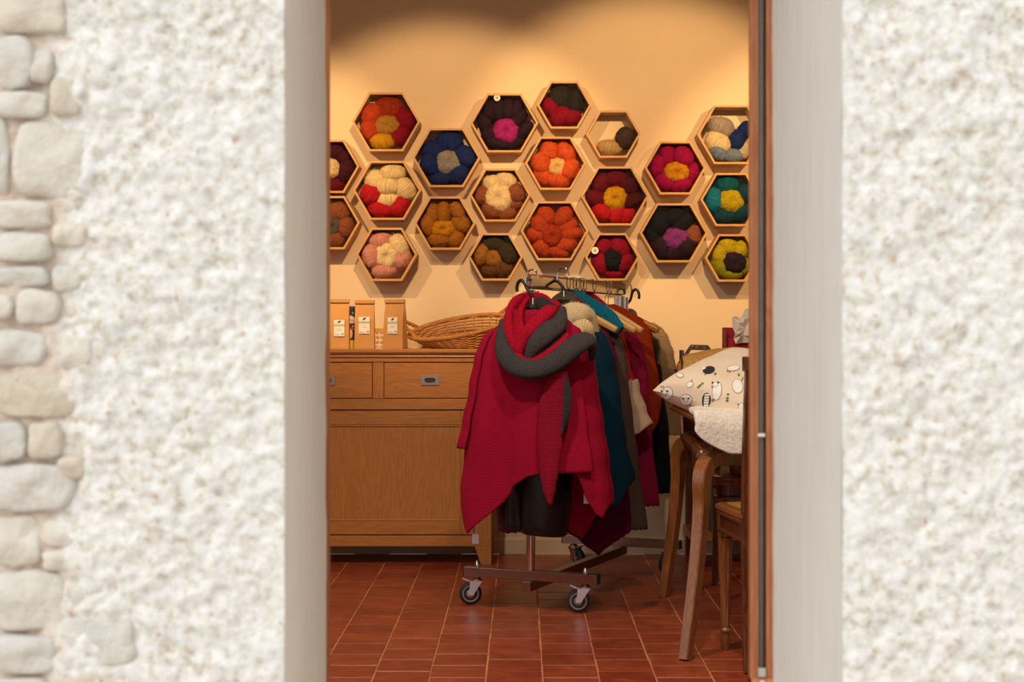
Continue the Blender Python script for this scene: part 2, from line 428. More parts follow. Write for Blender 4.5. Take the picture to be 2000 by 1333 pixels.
wr = mb.build('wall_front_right', M['render'], smooth=True, recalc=False)
struct(wr, 'rough white rendered facade right of the doorway', 'wall')
mb = MB(); mb.box(XL - 0.01, XR + 0.01, FY + 0.002, IY, LZ, CZ)
struct(mb.build('wall_front', M['reveal_r']), 'lintel wall above the doorway', 'wall')
# smooth plaster reveals (wavy edges) and wall core
def reveal(name, x0, x1, mat, parent, sgn):
    mb = MB()
    def fn(u, v):
        y = FY + 0.001 + (FRY - FY) * u; z = -0.15 + (LZ + 0.15) * v
        x = x0 + (x1 - x0) * u
        x += 0.003 * noise.noise(Vector((u * 3, z * 2.2, 4))) + 0.0012 * noise.noise(Vector((u * 6, z * 14, 4)))
        if u > 0.93: x += -sgn * 0.004 * (0.5 + noise.noise(Vector((z * 6, 2, 1))))
        return (x, y, z)
    mb.grid(fn, 14, 150)
    return mb.build(name, mat, parent, smooth=True)
reveal('reveal', XL, XLf, M['reveal_l'], wl, -1)
reveal('reveal', XR, XRf, M['reveal_r'], wr, 1)
mb = MB(); mb.box(-1.7, XLf - 0.03, FY + 0.03, IY, -0.15, CZ); mb.box(RX0 - 0.1, -1.7, FY + 0.2, IY, -0.15, CZ); mb.build('wall_core', M['wall2'], wl)
mb = MB(); mb.box(XRf + 0.03, 1.7, FY + 0.03, IY, -0.15, CZ); mb.box(1.7, RX1 + 0.1, FY + 0.2, IY, -0.15, CZ); mb.build('wall_core', M['wall2'], wr)
# exposed rubble stones (pixel boxes on the facade plane -> metres)
stones = [(-5, -20, 130, 62), (-10, 70, 62, 172), (60, 95, 100, 160), (-12, 178, 92, 228), (-30, 240, 14, 385), (22, 238, 168, 384), (100, 150, 160, 226), (-20, 392, 96, 446),
          (-15, 455, 98, 512), (104, 436, 164, 482), (-15, 520, 92, 560), (30, 566, 112, 634), (-22, 576, 24, 622), (128, 578, 176, 626), (100, 520, 160, 570), (-25, 646, 86, 712), (118, 654, 180, 726),
          (-10, 722, 162, 816), (-20, 826, 46, 902), (54, 824, 116, 898), (-25, 908, 135, 1000), (114, 893, 166, 936), (-15, 1010, 76, 1108), (80, 1012, 172, 1070), (-20, 1120, 130, 1236), (138, 1140, 214, 1196),
          (118, 1200, 262, 1304), (-15, 1244, 112, 1316), (96, 1312, 210, 1372), (-20, 1326, 90, 1390), (84, 1076, 160, 1116),
          (-190, 10, -20, 110), (-170, 120, -22, 230), (-200, 245, -42, 330), (-180, 340, -36, 440), (-210, 455, -28, 560), (-170, 575, -34, 690), (-220, 705, -30, 800), (-190, 815, -32, 930), (-180, 940, -36, 1060), (-200, 1070, -34, 1190), (-180, 1205, -30, 1300)]
for i, (x0, y0, x1, y1) in enumerate(stones):
    c = P((x0 + x1) / 2, (y0 + y1) / 2, FY); hw = (x1 - x0) / 2 * FY / F; hh = (y1 - y0) / 2 * FY / F
    rnd = random.Random(i); n = 22; ex = rnd.uniform(4.0, 8.0); tl = rnd.uniform(-0.06, 0.06)
    vs = []; fs = []
    rings = [(1.06, 0.030), (1.04, 0.006), (1.0, -0.002), (0.95, -0.007), (0.6, -0.009), (0.3, -0.009)]
    jit = [1 + 0.16 * noise.noise(Vector((1.6 * math.cos(6.283 * k / n) + i * 7, 1.6 * math.sin(6.283 * k / n), i))) + rnd.uniform(-0.03, 0.03) for k in range(n)]
    dep = rnd.uniform(0.0, 0.008)
    for rr, dy in rings:
        for k in range(n):
            a = 2 * math.pi * k / n; ca, sa = math.cos(a), math.sin(a)
            q = (abs(ca) ** ex + abs(sa) ** ex) ** (-1 / ex) * jit[k]
            x = rr * q * ca * hw; z = rr * q * sa * hh
            y = dy + dep + (0.014 * noise.noise(Vector((x * 20 + i, z * 22, i))) + 0.004 * noise.noise(Vector((x * 60 + i, z * 60, i))) if dy < 0 else 0) + tl * z * 0.6
            vs.append((x, y, z))
    vs.append((0, -0.009 + dep, 0))
    for j in range(len(rings) - 1):
        for k in range(n): fs.append((j * n + k, j * n + (k + 1) % n, (j + 1) * n + (k + 1) % n, (j + 1) * n + k))
    b = (len(rings) - 1) * n
    fs += [(b + k, b + (k + 1) % n, len(vs) - 1) for k in range(n)]
    mb = MB(); mb.add(vs, fs); o = mb.build('stone', M['stone'], wl, smooth=True, sub=1); o.location = c
# room shell
mb = MB(); mb.box(RX0, RX1, WY, WY + 0.1, 0, CZ); struct(mb.build('wall_back', M['wall']), 'cream painted back wall of the yarn shop', 'wall')
mb = MB()
for a, b, c, d in ((FY + 0.2, 3.45, 0, CZ), (5.25, WY + 0.1, 0, CZ), (3.45, 5.25, 0, 0.75), (3.45, 5.25, 2.35, CZ)): mb.box(RX0 - 0.1, RX0, a, b, c, d)
struct(mb.build('wall_left', M['wall2']), 'cream painted left wall of the shop', 'wall')
mb = MB(); mb.box(RX1, RX1 + 0.1, FY + 0.2, WY + 0.1, 0, CZ); struct(mb.build('wall_right', M['wall2']), 'cream painted right wall of the shop', 'wall')
mb = MB(); mb.box(RX0 - 0.1, RX1 + 0.1, FY + 0.2, WY + 0.1, CZ, CZ + 0.08); struct(mb.build('ceiling', M['ceil']), 'plain ceiling of the shop', 'ceiling')
mb = MB(); mb.prism([(WY - 0.014, 0), (WY - 0.014, 0.064), (WY - 0.008, 0.074), (WY, 0.076), (WY, 0)], lambda a, b, h: (h, a, b), RX0, RX1)
struct(mb.build('baseboard_back', M['wall']), 'cream painted plinth along the back wall', 'baseboard')
mb = MB(); mb.box(-6, 6, -5, FY + 0.05, -0.35, -0.15); struct(mb.build('ground', M['ground']), 'stone paving outside the shop', 'ground')
mb = MB(); mb.box(XL - 0.02, XR + 0.02, FY - 0.03, IY, -0.15, -0.012); struct(mb.build('trim_1', M['reveal_r'], bevel=0.006), 'stone door sill', 'sill')
w1 = thing('fill_window_1', 'unseen open window added in the left wall to let daylight in', 'window', (0, 0, 0), kind='structure')  # window added out of view so that daylight fills the rack and floor
for a, b, c, d in ((3.45, 3.50, 0.75, 2.35), (5.20, 5.25, 0.75, 2.35), (3.50, 5.20, 0.75, 0.80), (3.50, 5.20, 2.30, 2.35), (4.33, 4.37, 0.80, 2.30)): MB().box(RX0 - 0.09, RX0 - 0.02, a, b, c, d).build('fill_window_frame', M['frame'], w1, bevel=0.003)
pl = bpy.data.lights.new('fill_window_portal', 'AREA'); pl.shape = 'RECTANGLE'; pl.size = 1.55; pl.size_y = 1.75; pl.cycles.is_portal = True
po_l = bpy.data.objects.new('fill_window_portal', pl); COL.objects.link(po_l); po_l.location = (RX0 - 0.1, 4.35, 1.55); po_l.rotation_euler = Vector((1, 0, 0)).to_track_quat('-Z', 'Y').to_euler()
# tiled floor: running bond of square terracotta tiles
mb = MB(); mb.box(RX0, RX1, IY, WY, -0.06, -0.0022)
fl = mb.build('floor', M['grout']); struct(fl, 'worn red terracotta tiled floor laid in staggered rows', 'floor')
TS = 0.166; G = 0.0044
mb = MB()
hx = TS / 2 - G / 2
mb.add([(-hx, -hx, -0.02), (hx, -hx, -0.02), (hx, hx, -0.02), (-hx, hx, -0.02), (-hx, -hx, -0.0015), (hx, -hx, -0.0015), (hx, hx, -0.0015), (-hx, hx, -0.0015),
        (-hx + .0015, -hx + .0015, 0), (hx - .0015, -hx + .0015, 0), (hx - .0015, hx - .0015, 0), (-hx + .0015, hx - .0015, 0)],
       [(0, 1, 5, 4), (1, 2, 6, 5), (2, 3, 7, 6), (3, 0, 4, 7), (4, 5, 9, 8), (5, 6, 10, 9), (6, 7, 11, 10), (7, 4, 8, 11), (8, 9, 10, 11)])
tmesh = mb.mesh('tile', recalc=False); tmesh.materials.append(M['tile'])
rest = MB(); rnd = random.Random(3)
ncol = 0; cand = []
k0 = int((RX0 - 0.0625) / TS) - 1
for k in range(k0, k0 + 30):
    x0 = 0.0625 + k * TS
    if x0 < RX0 or x0 + TS > RX1: continue
    off = 0.035 if k % 2 else 0.118
    j = 0
    y = IY + off
    while y + TS < WY + 0.01:
        cx, cy = x0 + TS / 2, y + TS / 2
        px = VX + cx * F / cy; py = VY + EYE * F / cy
        seen = 590 < px < 1500 and py < 1385
        cand.append((not seen, -py, cx, cy)); y += TS
cand.sort()
for i, (ns, _, cx, cy) in enumerate(cand):
    jx, jy, jz, jr = rnd.uniform(-.0012, .0012), rnd.uniform(-.0014, .0014), rnd.uniform(-.0009, .0006), rnd.uniform(-.006, .006)
    if i < 290 and not ns:
        o = bpy.data.objects.new('tile', tmesh); COL.objects.link(o); o.parent = fl
        o.location = (cx + jx, cy + jy, jz); o.rotation_euler = (rnd.uniform(-.003, .003), rnd.uniform(-.003, .003), jr)
    else:
        rest.box(cx - hx, cx + hx, cy - hx, cy + hx, -0.02, jz)
o = rest.build('tile_field', M['tile'], fl); o['kind'] = 'stuff'

# door frame
dr = thing('door_1', 'orange brown wooden door frame with grey gasket at the doorway', 'door', (0, 0, 0), kind='structure')
def vbar(x0, x1, y0, y1, z0=-0.012, z1=LZ): return MB().box(x0, x1, y0, y1, z0, z1)
vbar(XLf - 0.04, -0.3803, FRY - 0.003, IY + 0.01).build('frame_post', M['frame'], dr, bevel=0.003)
mb = vbar(0.4705, 0.52, FRY - 0.004, IY)
for gx in (0.4745, 0.480): mb.box(gx - 0.0012, gx + 0.0012, FRY - 0.008, FRY, -0.012, LZ)
mb.build('frame_post', M['frame'], dr, bevel=0.001)
mb = vbar(0.4403, 0.4545, FRY - 0.006, FRY + 0.025)
for gx in (0.4425, 0.4472, 0.4520): mb.box(gx - 0.0014, gx + 0.0014, FRY - 0.0105, FRY, -0.012, LZ)
mb.build('frame_bead', M['frame'], dr, bevel=0.001)
vbar(0.4545, 0.4705, FRY + 0.022, FRY + 0.03).build('rebate', M['gap_shade'], dr)  # near-black strip: the shadow in the groove put in as colour
mb = MB(); mb.tube([(0.4607, FRY + 0.010, -0.0), (0.4607, FRY + 0.010, LZ)], 0.0072, 10); mb.build('gasket', M['gasket'], dr, smooth=True)
for zz in (1 - (850 - VY) * FRY / F,):
    MB().box(0.4515, 0.467, FRY - 0.010, FRY + 0.02, zz - 0.003, zz + 0.003).build('clip', M['paper'], dr, bevel=0.001)
zz = 1 - (1312 - VY) * FRY / F
MB().box(0.4535, 0.4690, FRY - 0.010, FRY + 0.02, zz - 0.010, zz + 0.009).build('clip', M['zinc'], dr, bevel=0.002)
MB().box(0.4403, 0.486, FRY - 0.012, FRY + 0.025, -0.012, zz - 0.012).build('frame_block', M['frame'], dr, bevel=0.002)
mb = MB(); mb.lathe([(0.006, 0), (0.006, 0.003), (0.003, 0.004)], 14, Matrix.Translation((0.4615, FRY - 0.012, zz - 0.021)) @ Matrix.Rotation(R(90), 4, 'X')); mb.build('screw', M['paper'], dr, smooth=True)
MB().box(XLf - 0.03, 0.52, FRY, IY + 0.01, LZ - 0.06, LZ).build('frame_head', M['frame'], dr, bevel=0.003)

# ------------------------------------------------------------------ hexagon shelves and yarn
HD = 0.115; HY = WY - HD; HS = F / HY
YC = {}
def yc(n, h): YC[n] = yarn('yarn_' + n, hexc(h))
for n, h in dict(rust='9c3414', orange='bc4420', coral='d6582a', brick='b04220', mustard='c99218', gold='b07f34', crimson='8a0e28', scarlet='b81c24', cream='ecd09a', burgundy='671224', wine='4a141e', plum='451626',
                 mauve='8f5236', blue='20306e', silver='9a9890', pink='d09080', ochre='a86a22', amber='cc8a18', aubergine='2e1c2a', magenta='a8267c', fuchsia='9c0a48', violet='84357e', olive='3a3220', camel='9a6428', umber='5e3e1e',
                 charcoal='2c2a29', black='191a20', apricot='eec078', beige='bf9c68', taupe='4a3c34', greige='a39686', navy='1a2c66', steel='78899a', teal='0d565e', turquoise='17768e', deepteal='123f4c', lime='bca81a', moss='8a8a18', slate='55524a', sand='c8b498').items(): yc(n, h)
CN = dict(rust='dark rust', orange='bright orange red', coral='orange', brick='brick orange', mustard='mustard yellow', gold='golden tan', crimson='crimson', scarlet='scarlet', cream='cream', burgundy='burgundy', wine='dark wine', plum='plum red',
          mauve='rosy brown', blue='royal blue', silver='silver grey', pink='dusty pink', ochre='ochre brown', amber='amber yellow', aubergine='aubergine', magenta='magenta pink', fuchsia='fuchsia', violet='violet', olive='dark olive', camel='camel brown', umber='dark brown',
          charcoal='charcoal', black='black', apricot='pale apricot', beige='beige', taupe='dark taupe', greige='warm grey', navy='navy blue', steel='pale blue grey', teal='teal', turquoise='turquoise', deepteal='deep teal', lime='lime yellow', moss='moss green', slate='slate grey', sand='sand')
def yarn_mesh(kind, seed):
    rnd = random.Random(seed); nu, nv = 40, 22; vs = []; uvs = []
    off = Vector((seed * 3.1, 1, 2))
    for j in range(nv + 1):
        th = math.pi * j / nv
        for i in range(nu + 1):
            ph = 2 * math.pi * i / nu
            d = Vector((math.cos(th), math.sin(th) * math.cos(ph), math.sin(th) * math.sin(ph)))   # poles on X
            r = 1 + 0.10 * noise.noise(d * 1.6 + off) + 0.03 * noise.noise(d * 4 + off)
            if kind == 'skein':
                s = abs(d.x); r *= 1 - 0.10 * s ** 4
                r += 0.018 * math.sin(14 * d.x * (1 + 0.3 * math.sin(ph)) + 2 * math.sin(ph * 2 + seed))
                p = d * r
            else:
                dd = math.exp(-(th / 0.34) ** 2) * 0.42 if seed % 2 == 0 else math.exp(-(th / 0.25) ** 2) * 0.16
                r += 0.035 * math.sin(9 * ph + 5 * th) * math.sin(th)
                q = d * (r - dd); p = Vector((q.y, -q.x, q.z))                                    # pole towards -Y
            vs.append(p)
            uvs.append((j / nv * 1.6, i / nu * 1.2) if kind == 'skein' else (i / nu * 1.8, j / nv + 0.15 * i / nu))
    mb = MB(); c = nu + 1
    fs = [(j * c + i, j * c + i + 1, (j + 1) * c + i + 1, (j + 1) * c + i) for j in range(nv) for i in range(nu)]
    mb.add(vs, fs, uvs); me = mb.mesh('yarn_' + kind, True, recalc=False); me.materials.append(None); return me
YM = {'s': [yarn_mesh('skein', k) for k in range(5)], 'b': [yarn_mesh('ball', k) for k in range(4)]}
# fine stray mohair fibres, one shared mesh per kind of ball
def fuzz_mesh(seed):
    rnd = random.Random(seed); mb = MB()
    for i in range(130):
        z = rnd.uniform(-1, 1); a = rnd.uniform(0, 6.283); s = math.sqrt(1 - z * z); d = Vector((s * math.cos(a), s * math.sin(a), z))
        t = d.cross(Vector((rnd.uniform(-1, 1), rnd.uniform(-1, 1), rnd.uniform(-1, 1)))).normalized(); b = d.cross(t) * 0.010
        L = rnd.uniform(0.25, 0.6); hgt = rnd.uniform(0.06, 0.17); pts = [d * 0.97 + t * (-L / 2), d * (1.0 + hgt * 0.8), d * (1.0 + hgt) + t * L * 0.5]
        vs = []
        for q, p in enumerate(pts): vs += [p - b * (1 - 0.3 * q), p + b * (1 - 0.3 * q)]
        mb.add(vs, [(0, 1, 3, 2), (2, 3, 5, 4)])
    me = mb.mesh('stray_fibres', True, recalc=False); me.materials.append(None); return me
FZ = [fuzz_mesh(k) for k in range(3)]

T = lambda s, ox, oy: (s, ox, oy)
Z1, Z2, Z3, Z4 = (0.21, 640, 140), (0.24, 1000, 140), (0.21, 640, 320), (0.24, 1000, 360)
CLOCK = ['twelve', 'one', 'two', 'three', 'four', 'five', 'six', 'seven', 'eight', 'nine', 'ten', 'eleven']
boards = {}
def hexshelf(cx, cy, size, what, zoom, balls, extra=None):
    wv = {'L': 0.308, 'M': 0.278, 'S': 0.248}[size]; r = wv / 2; th = 0.0095
    c = P(cx, cy, HY)
    sz = {'L': 'large', 'M': 'medium', 'S': 'small'}[size]
    root = thing('hexagon_shelf', f'{sz} light wood hexagon wall shelf {what}', 'shelf', (c.x, WY, c.z), 0, 'hexagon shelves on the back wall')
    if size not in boards:
        mb = MB(); ri = r - th / math.cos(R(30)); sx = 0.5
        # top board: trapezoid section along x
        poly = [(-r / 2, r * math.cos(R(30))), (r / 2, r * math.cos(R(30))), (ri / 2, ri * math.cos(R(30))), (-ri / 2, ri * math.cos(R(30)))]
        mb.prism(poly, lambda a, b, h: (a, h, b), -HD, -0.0005); boards[size] = mb.mesh('board'); boards[size].materials.append(M['pine'])
    for k in range(6):
        o = bpy.data.objects.new('board', boards[size]); COL.objects.link(o); o.parent = root; o.rotation_euler = (0, R(60 * k), 0)
    s, ox, oy = zoom
    labs = []
    used = {}
    for bi, b in enumerate(balls):
        zx, zy, rx, ry, ang, col = b[:6]; kind = b[6] if len(b) > 6 else 's'
        px, py = ox + zx * s, oy + zy * s
        depth = min(0.048, max(0.036, (rx + ry) / 2 * s / HS))
        Y = WY - 0.006 - depth - (0.030 if kind == 'b' else 0.010 + 0.006 * (bi % 3))
        Y = max(Y, HY + depth * 0.72)
        sc = Y / F; p = P(px, py, Y)
        me = YM[kind][(bi * 3 + len(balls) + int(cx)) % len(YM[kind])]
        o = bpy.data.objects.new('yarn_ball' if kind == 'b' else 'yarn_skein', me); COL.objects.link(o)
        o.material_slots[0].link = 'OBJECT'; o.material_slots[0].material = YC[col]
        ex, ez = rx * s * sc * 1.09, ry * s * sc * 1.09; ap = (r - th / math.cos(R(30))) * math.cos(R(30)); rel = Vector((p.x - c.x, p.z - c.z))
        for it in range(3):
            for k in range(6):
                nx_, nz_ = math.sin(R(60 * k)), math.cos(R(60 * k)); la = R(ang)
                e = math.hypot(ex * (nx_ * math.cos(la) + nz_ * math.sin(la)), ez * (-nx_ * math.sin(la) + nz_ * math.cos(la))) * 1.01
                over = rel.x * nx_ + rel.y * nz_ + e - ap
                if over > 0:
                    q = max(0.97, 1 - 0.25 * over / e); ex *= q; ez *= q; over = rel.x * nx_ + rel.y * nz_ + e * q - ap
                    if over > 0: rel -= Vector((nx_, nz_)) * over
        p = Vector((c.x + rel.x, p.y, c.z + rel.y))
        o.location = p; o.scale = (ex, depth, ez); o.rotation_euler = (0, -R(ang), 0)
        fzo = bpy.data.objects.new('stray_fibres', FZ[bi % 3]); COL.objects.link(fzo); fzo.parent = o; fzo['kind'] = 'stuff'
        fzo.material_slots[0].link = 'OBJECT'; fzo.material_slots[0].material = YC[col]
        an = math.degrees(math.atan2(px - cx, cy - py)) % 360; rad = math.hypot(px - cx, py - cy)
        hour = round(an / 30) % 12
        pos = 'in the middle' if kind == 'b' else f"at {CLOCK[hour]} o'clock"
        q = 0
        while (pos, CN[col]) in used:
            q += 1; hour2 = (hour + (1 if q % 2 else -1) * ((q + 1) // 2)) % 12; pos = f"at {CLOCK[hour2]} o'clock"
        used[(pos, CN[col])] = 1
        tag(o, f"{CN[col]} mohair {'ball' if kind == 'b' else 'skein'} {pos} in hexagon {SHORT[(cx, cy)]}", 'yarn', 'mohair yarn in the hexagon shelves')
        if extra and extra[0] == bi:
            ex, ey, er = extra[1:]; q = P(ox + ex * s, oy + ey * s, HY + 0.004)
            mb = MB(); mb.lathe([(er * s * sc, 0), (er * s * sc, 0.0012)], 20, Matrix.Rotation(R(90), 4, 'X'))
            mb.lathe([(er * s * sc * 0.45, 0.0012), (er * s * sc * 0.45, 0.0016)], 12, Matrix.Rotation(R(90), 4, 'X'), mi=1)
            t_ = mb.build('paper_label', [M['paper'], M['greyink']], o)
            t_.matrix_parent_inverse = (Matrix.LocRotScale(o.location, o.rotation_euler, o.scale)).inverted(); t_.location = q
            t_['label'] = 'round white paper label'
SHORT = {}
def H(cx, cy, size, what, short, zoom, balls, extra=None):
    SHORT[(cx, cy)] = short; hexshelf(cx, cy, size, what, zoom, balls, extra)
H(754, 238, 'L', 'of red skeins around a golden ball, top left', 'with one mustard skein below', Z1, [(570, 300, 138, 108, 0, 'rust'), (390, 385, 112, 92, 55, 'orange'), (360, 560, 112, 82, -75, 'orange'), (735, 425, 122, 92, -60, 'crimson'), (722, 620, 112, 85, 55, 'crimson'), (515, 668, 125, 78, 0, 'mustard'), (555, 505, 115, 95, 0, 'gold', 'b')])
H(642, 325, 'M', 'of dark plum skeins, cut by the left jamb', 'of plum skeins by the left jamb', Z1, [(70, 735, 90, 72, 10, 'plum'), (160, 800, 75, 65, -50, 'plum'), (175, 925, 110, 72, 75, 'plum'), (80, 1050, 95, 62, 10, 'burgundy'), (-75, 760, 95, 70, 40, 'plum'), (-150, 890, 105, 72, 85, 'plum'), (-80, 1030, 95, 66, -40, 'burgundy'), (20, 905, 92, 92, 0, 'cream', 'b')])
H(756, 372, 'L', 'of cream skeins above red ones', 'of cream above scarlet', Z3, [(400, 135, 112, 100, 70, 'cream'), (610, 70, 130, 78, 0, 'cream'), (560, 215, 122, 82, 0, 'cream'), (562, 340, 122, 72, 0, 'cream'), (752, 215, 112, 95, -50, 'cream'), (355, 312, 105, 92, -40, 'scarlet'), (490, 455, 125, 76, -8, 'scarlet'), (700, 415, 108, 84, 50, 'scarlet')])
H(643, 435, 'M', 'of rosy brown skeins, cut by the left jamb', 'of rosy brown by the left jamb', Z3, [(130, 430, 115, 98, -10, 'mauve'), (205, 605, 110, 85, 75, 'mauve'), (85, 740, 95, 82, -20, 'mauve'), (-60, 440, 100, 82, 40, 'mauve'), (-160, 570, 110, 78, 80, 'mauve'), (-80, 720, 100, 78, -40, 'mauve'), (40, 590, 92, 88, 0, 'slate', 'b')])
H(755, 497, 'M', 'of dusty pink and cream skeins', 'of dusty pink skeins', Z3, [(485, 695, 120, 88, 8, 'pink'), (690, 745, 120, 88, -65, 'cream'), (375, 885, 120, 82, -80, 'pink'), (712, 905, 112, 88, 45, 'pink'), (528, 1020, 128, 72, 0, 'pink'), (550, 860, 108, 118, 0, 'cream', 'b')])
H(872, 308, 'L', 'of royal blue skeins around a silver ball', 'of royal blue skeins', Z1, [(1140, 640, 128, 100, -5, 'blue'), (950, 715, 112, 95, 25, 'blue'), (925, 885, 118, 92, -50, 'blue'), (1060, 1005, 118, 72, 0, 'blue'), (1255, 965, 108, 98, 50, 'blue'), (1305, 785, 115, 95, -52, 'blue'), (1120, 845, 125, 112, 0, 'silver', 'b')])
H(869, 436, 'M', 'of ochre brown skeins around an amber ball', 'of ochre brown skeins', Z3, [(950, 445, 108, 66, 78, 'ochre'), (1080, 440, 118, 66, 90, 'ochre'), (1218, 428, 105, 70, -60, 'ochre'), (905, 590, 115, 76, -70, 'ochre'), (1252, 570, 100, 82, -30, 'ochre'), (1035, 732, 112, 70, 0, 'ochre'), (1215, 712, 95, 82, 55, 'ochre'), (1075, 610, 108, 78, 0, 'amber', 'b')])
H(985, 240, 'L', 'of aubergine skeins around a magenta ball', 'of aubergine skeins', Z1, [(1490, 345, 112, 70, 72, 'aubergine'), (1590, 320, 112, 66, 90, 'aubergine'), (1680, 350, 112, 60, 85, 'aubergine'), (1765, 300, 110, 66, 68, 'aubergine'), (1835, 410, 122, 60, 52, 'aubergine'), (1875, 540, 118, 60, 45, 'aubergine'), (1410, 475, 112, 66, -75, 'aubergine'), (1490, 590, 95, 72, 25, 'aubergine'), (1570, 690, 120, 62, -10, 'aubergine'), (1770, 680, 112, 62, 22, 'aubergine'), (1660, 555, 118, 112, 0, 'magenta', 'b')], (1, 1575, 244, 30))
H(977, 381, 'M', 'of rosy brown and cream yarn', 'of rosy brown and cream', Z3, [(1510, 170, 108, 80, -10, 'cream'), (1660, 140, 108, 78, -20, 'cream'), (1775, 255, 95, 85, -50, 'mauve'), (1755, 385, 92, 62, 10, 'mauve'), (1415, 310, 92, 75, 70, 'mauve'), (1510, 455, 95, 82, -45, 'mauve'), (1682, 478, 100, 66, 5, 'mauve'), (1590, 315, 122, 126, 0, 'cream', 'b')])
H(968, 502, 'S', 'of dark olive and brown skeins', 'of dark olive and brown', Z3, [(1545, 735, 112, 76, 0, 'olive'), (1715, 815, 115, 88, -60, 'olive'), (1405, 865, 112, 70, 78, 'camel'), (1500, 1015, 108, 66, 0, 'umber'), (1655, 990, 95, 80, 30, 'umber'), (1540, 885, 82, 84, 0, 'camel', 'b')])
H(1102, 205, 'S', 'of charcoal skeins above crimson ones', 'of charcoal above crimson', Z2, [(400, 170, 108, 90, 10, 'charcoal'), (555, 225, 108, 74, -80, 'charcoal'), (450, 262, 62, 52, 0, 'charcoal'), (285, 295, 98, 66, -62, 'crimson'), (395, 370, 98, 76, 40, 'crimson'), (525, 392, 88, 64, 18, 'crimson')])
H(1085, 319, 'M', 'of orange skeins around a pale apricot ball', 'of orange skeins', Z2, [(305, 640, 88, 80, 75, 'coral'), (452, 655, 98, 74, -50, 'coral'), (215, 735, 98, 78, -60, 'coral'), (225, 862, 95, 70, -55, 'coral'), (390, 905, 105, 66, -5, 'coral'), (515, 795, 105, 74, 58, 'coral'), (370, 780, 78, 74, 0, 'apricot', 'b')])
H(1083, 451, 'L', 'of brick orange skeins around a rust ball', 'of brick orange skeins', Z4, [(275, 245, 92, 76, -70, 'brick'), (425, 245, 102, 76, 58, 'brick'), (185, 310, 92, 72, -60, 'brick'), (490, 325, 98, 66, 30, 'brick'), (168, 430, 90, 66, -12, 'brick'), (500, 412, 100, 58, 8, 'brick'), (235, 545, 92, 72, -40, 'brick'), (462, 508, 102, 66, 20, 'brick'), (395, 580, 95, 52, -12, 'brick'), (325, 425, 80, 88, 0, 'rust', 'b')])
H(1198, 262, 'S', 'nearly empty with two skeins', 'with only two skeins', Z2, [(790, 635, 108, 66, -8, 'beige'), (930, 545, 98, 76, 70, 'taupe')])
H(1201, 383, 'L', 'of burgundy and scarlet around a mustard ball', 'of burgundy above scarlet', Z4, [(850, -70, 98, 70, 0, 'burgundy'), (705, -15, 92, 72, 62, 'burgundy'), (670, 125, 92, 68, -18, 'burgundy'), (960, 10, 92, 76, -42, 'wine'), (1012, 130, 105, 64, 22, 'wine'), (712, 260, 95, 68, -42, 'scarlet'), (852, 265, 92, 76, 40, 'scarlet'), (975, 268, 82, 60, 60, 'scarlet'), (840, 120, 98, 94, 0, 'mustard', 'b')])
H(1196, 502, 'S', 'of crimson skeins around a black ball', 'of crimson around black', Z4, [(740, 490, 88, 72, 40, 'crimson'), (885, 512, 104, 74, -42, 'crimson'), (950, 645, 95, 66, 60, 'crimson'), (700, 665, 98, 74, -65, 'crimson'), (845, 745, 92, 46, 0, 'crimson'), (820, 620, 82, 92, 0, 'black', 'b')], (0, 675, 540, 29))
H(1319, 328, 'M', 'of fuchsia skeins around a golden ball', 'of fuchsia skeins', Z2, [(1260, 682, 92, 70, 78, 'fuchsia'), (1405, 692, 98, 82, -35, 'fuchsia'), (1165, 775, 98, 62, 78, 'fuchsia'), (1495, 812, 100, 56, 66, 'fuchsia'), (1230, 922, 92, 74, -42, 'fuchsia'), (1390, 940, 104, 64, 14, 'fuchsia'), (1335, 825, 100, 82, 0, 'amber', 'b')])
H(1316, 455, 'L', 'of black skeins around a violet ball', 'of black skeins', Z4, [(1310, 240, 108, 78, 30, 'black'), (1445, 285, 112, 76, 45, 'black'), (1160, 305, 118, 82, 65, 'black'), (1120, 425, 104, 66, -75, 'black'), (1512, 395, 94, 70, 80, 'mauve'), (1450, 530, 104, 92, 45, 'aubergine'), (1310, 580, 108, 66, 0, 'aubergine'), (1205, 510, 100, 70, -60, 'aubergine'), (1335, 450, 106, 96, 0, 'violet', 'b')])
H(1428, 263, 'L', 'of grey, cream and navy yarn, top right', 'cut by the right frame', Z2, [(1700, 455, 108, 80, -20, 'greige'), (1675, 578, 112, 82, -32, 'cream'), (1660, 690, 92, 66, -40, 'steel'), (1795, 702, 96, 60, 0, 'steel'), (1830, 560, 92, 64, 80, 'navy'), (1905, 470, 70, 60, 30, 'navy'), (1898, 650, 78, 60, 80, 'sand')])
H(1428, 390, 'M', 'of teal skeins around a lime ball', 'of teal skeins', Z2, [(1755, 900, 102, 76, 0, 'teal'), (1625, 1055, 106, 72, 85, 'turquoise'), (1905, 985, 90, 66, 75, 'deepteal'), (1730, 1190, 104, 70, 0, 'deepteal'), (1880, 1160, 92, 70, 50, 'deepteal'), (1780, 1055, 104, 94, 0, 'lime', 'b')])
H(1430, 504, 'S', 'of lime and moss skeins around an aubergine ball', 'of lime and moss skeins', Z4, [(1755, 488, 88, 74, -20, 'lime'), (1880, 505, 90, 64, 75, 'lime'), (1690, 572, 84, 58, 80, 'lime'), (1675, 682, 96, 66, -55, 'moss'), (1795, 755, 98, 48, 0, 'moss'), (1908, 685, 78, 54, 70, 'moss'), (1810, 640, 90, 88, 0, 'aubergine', 'b')])
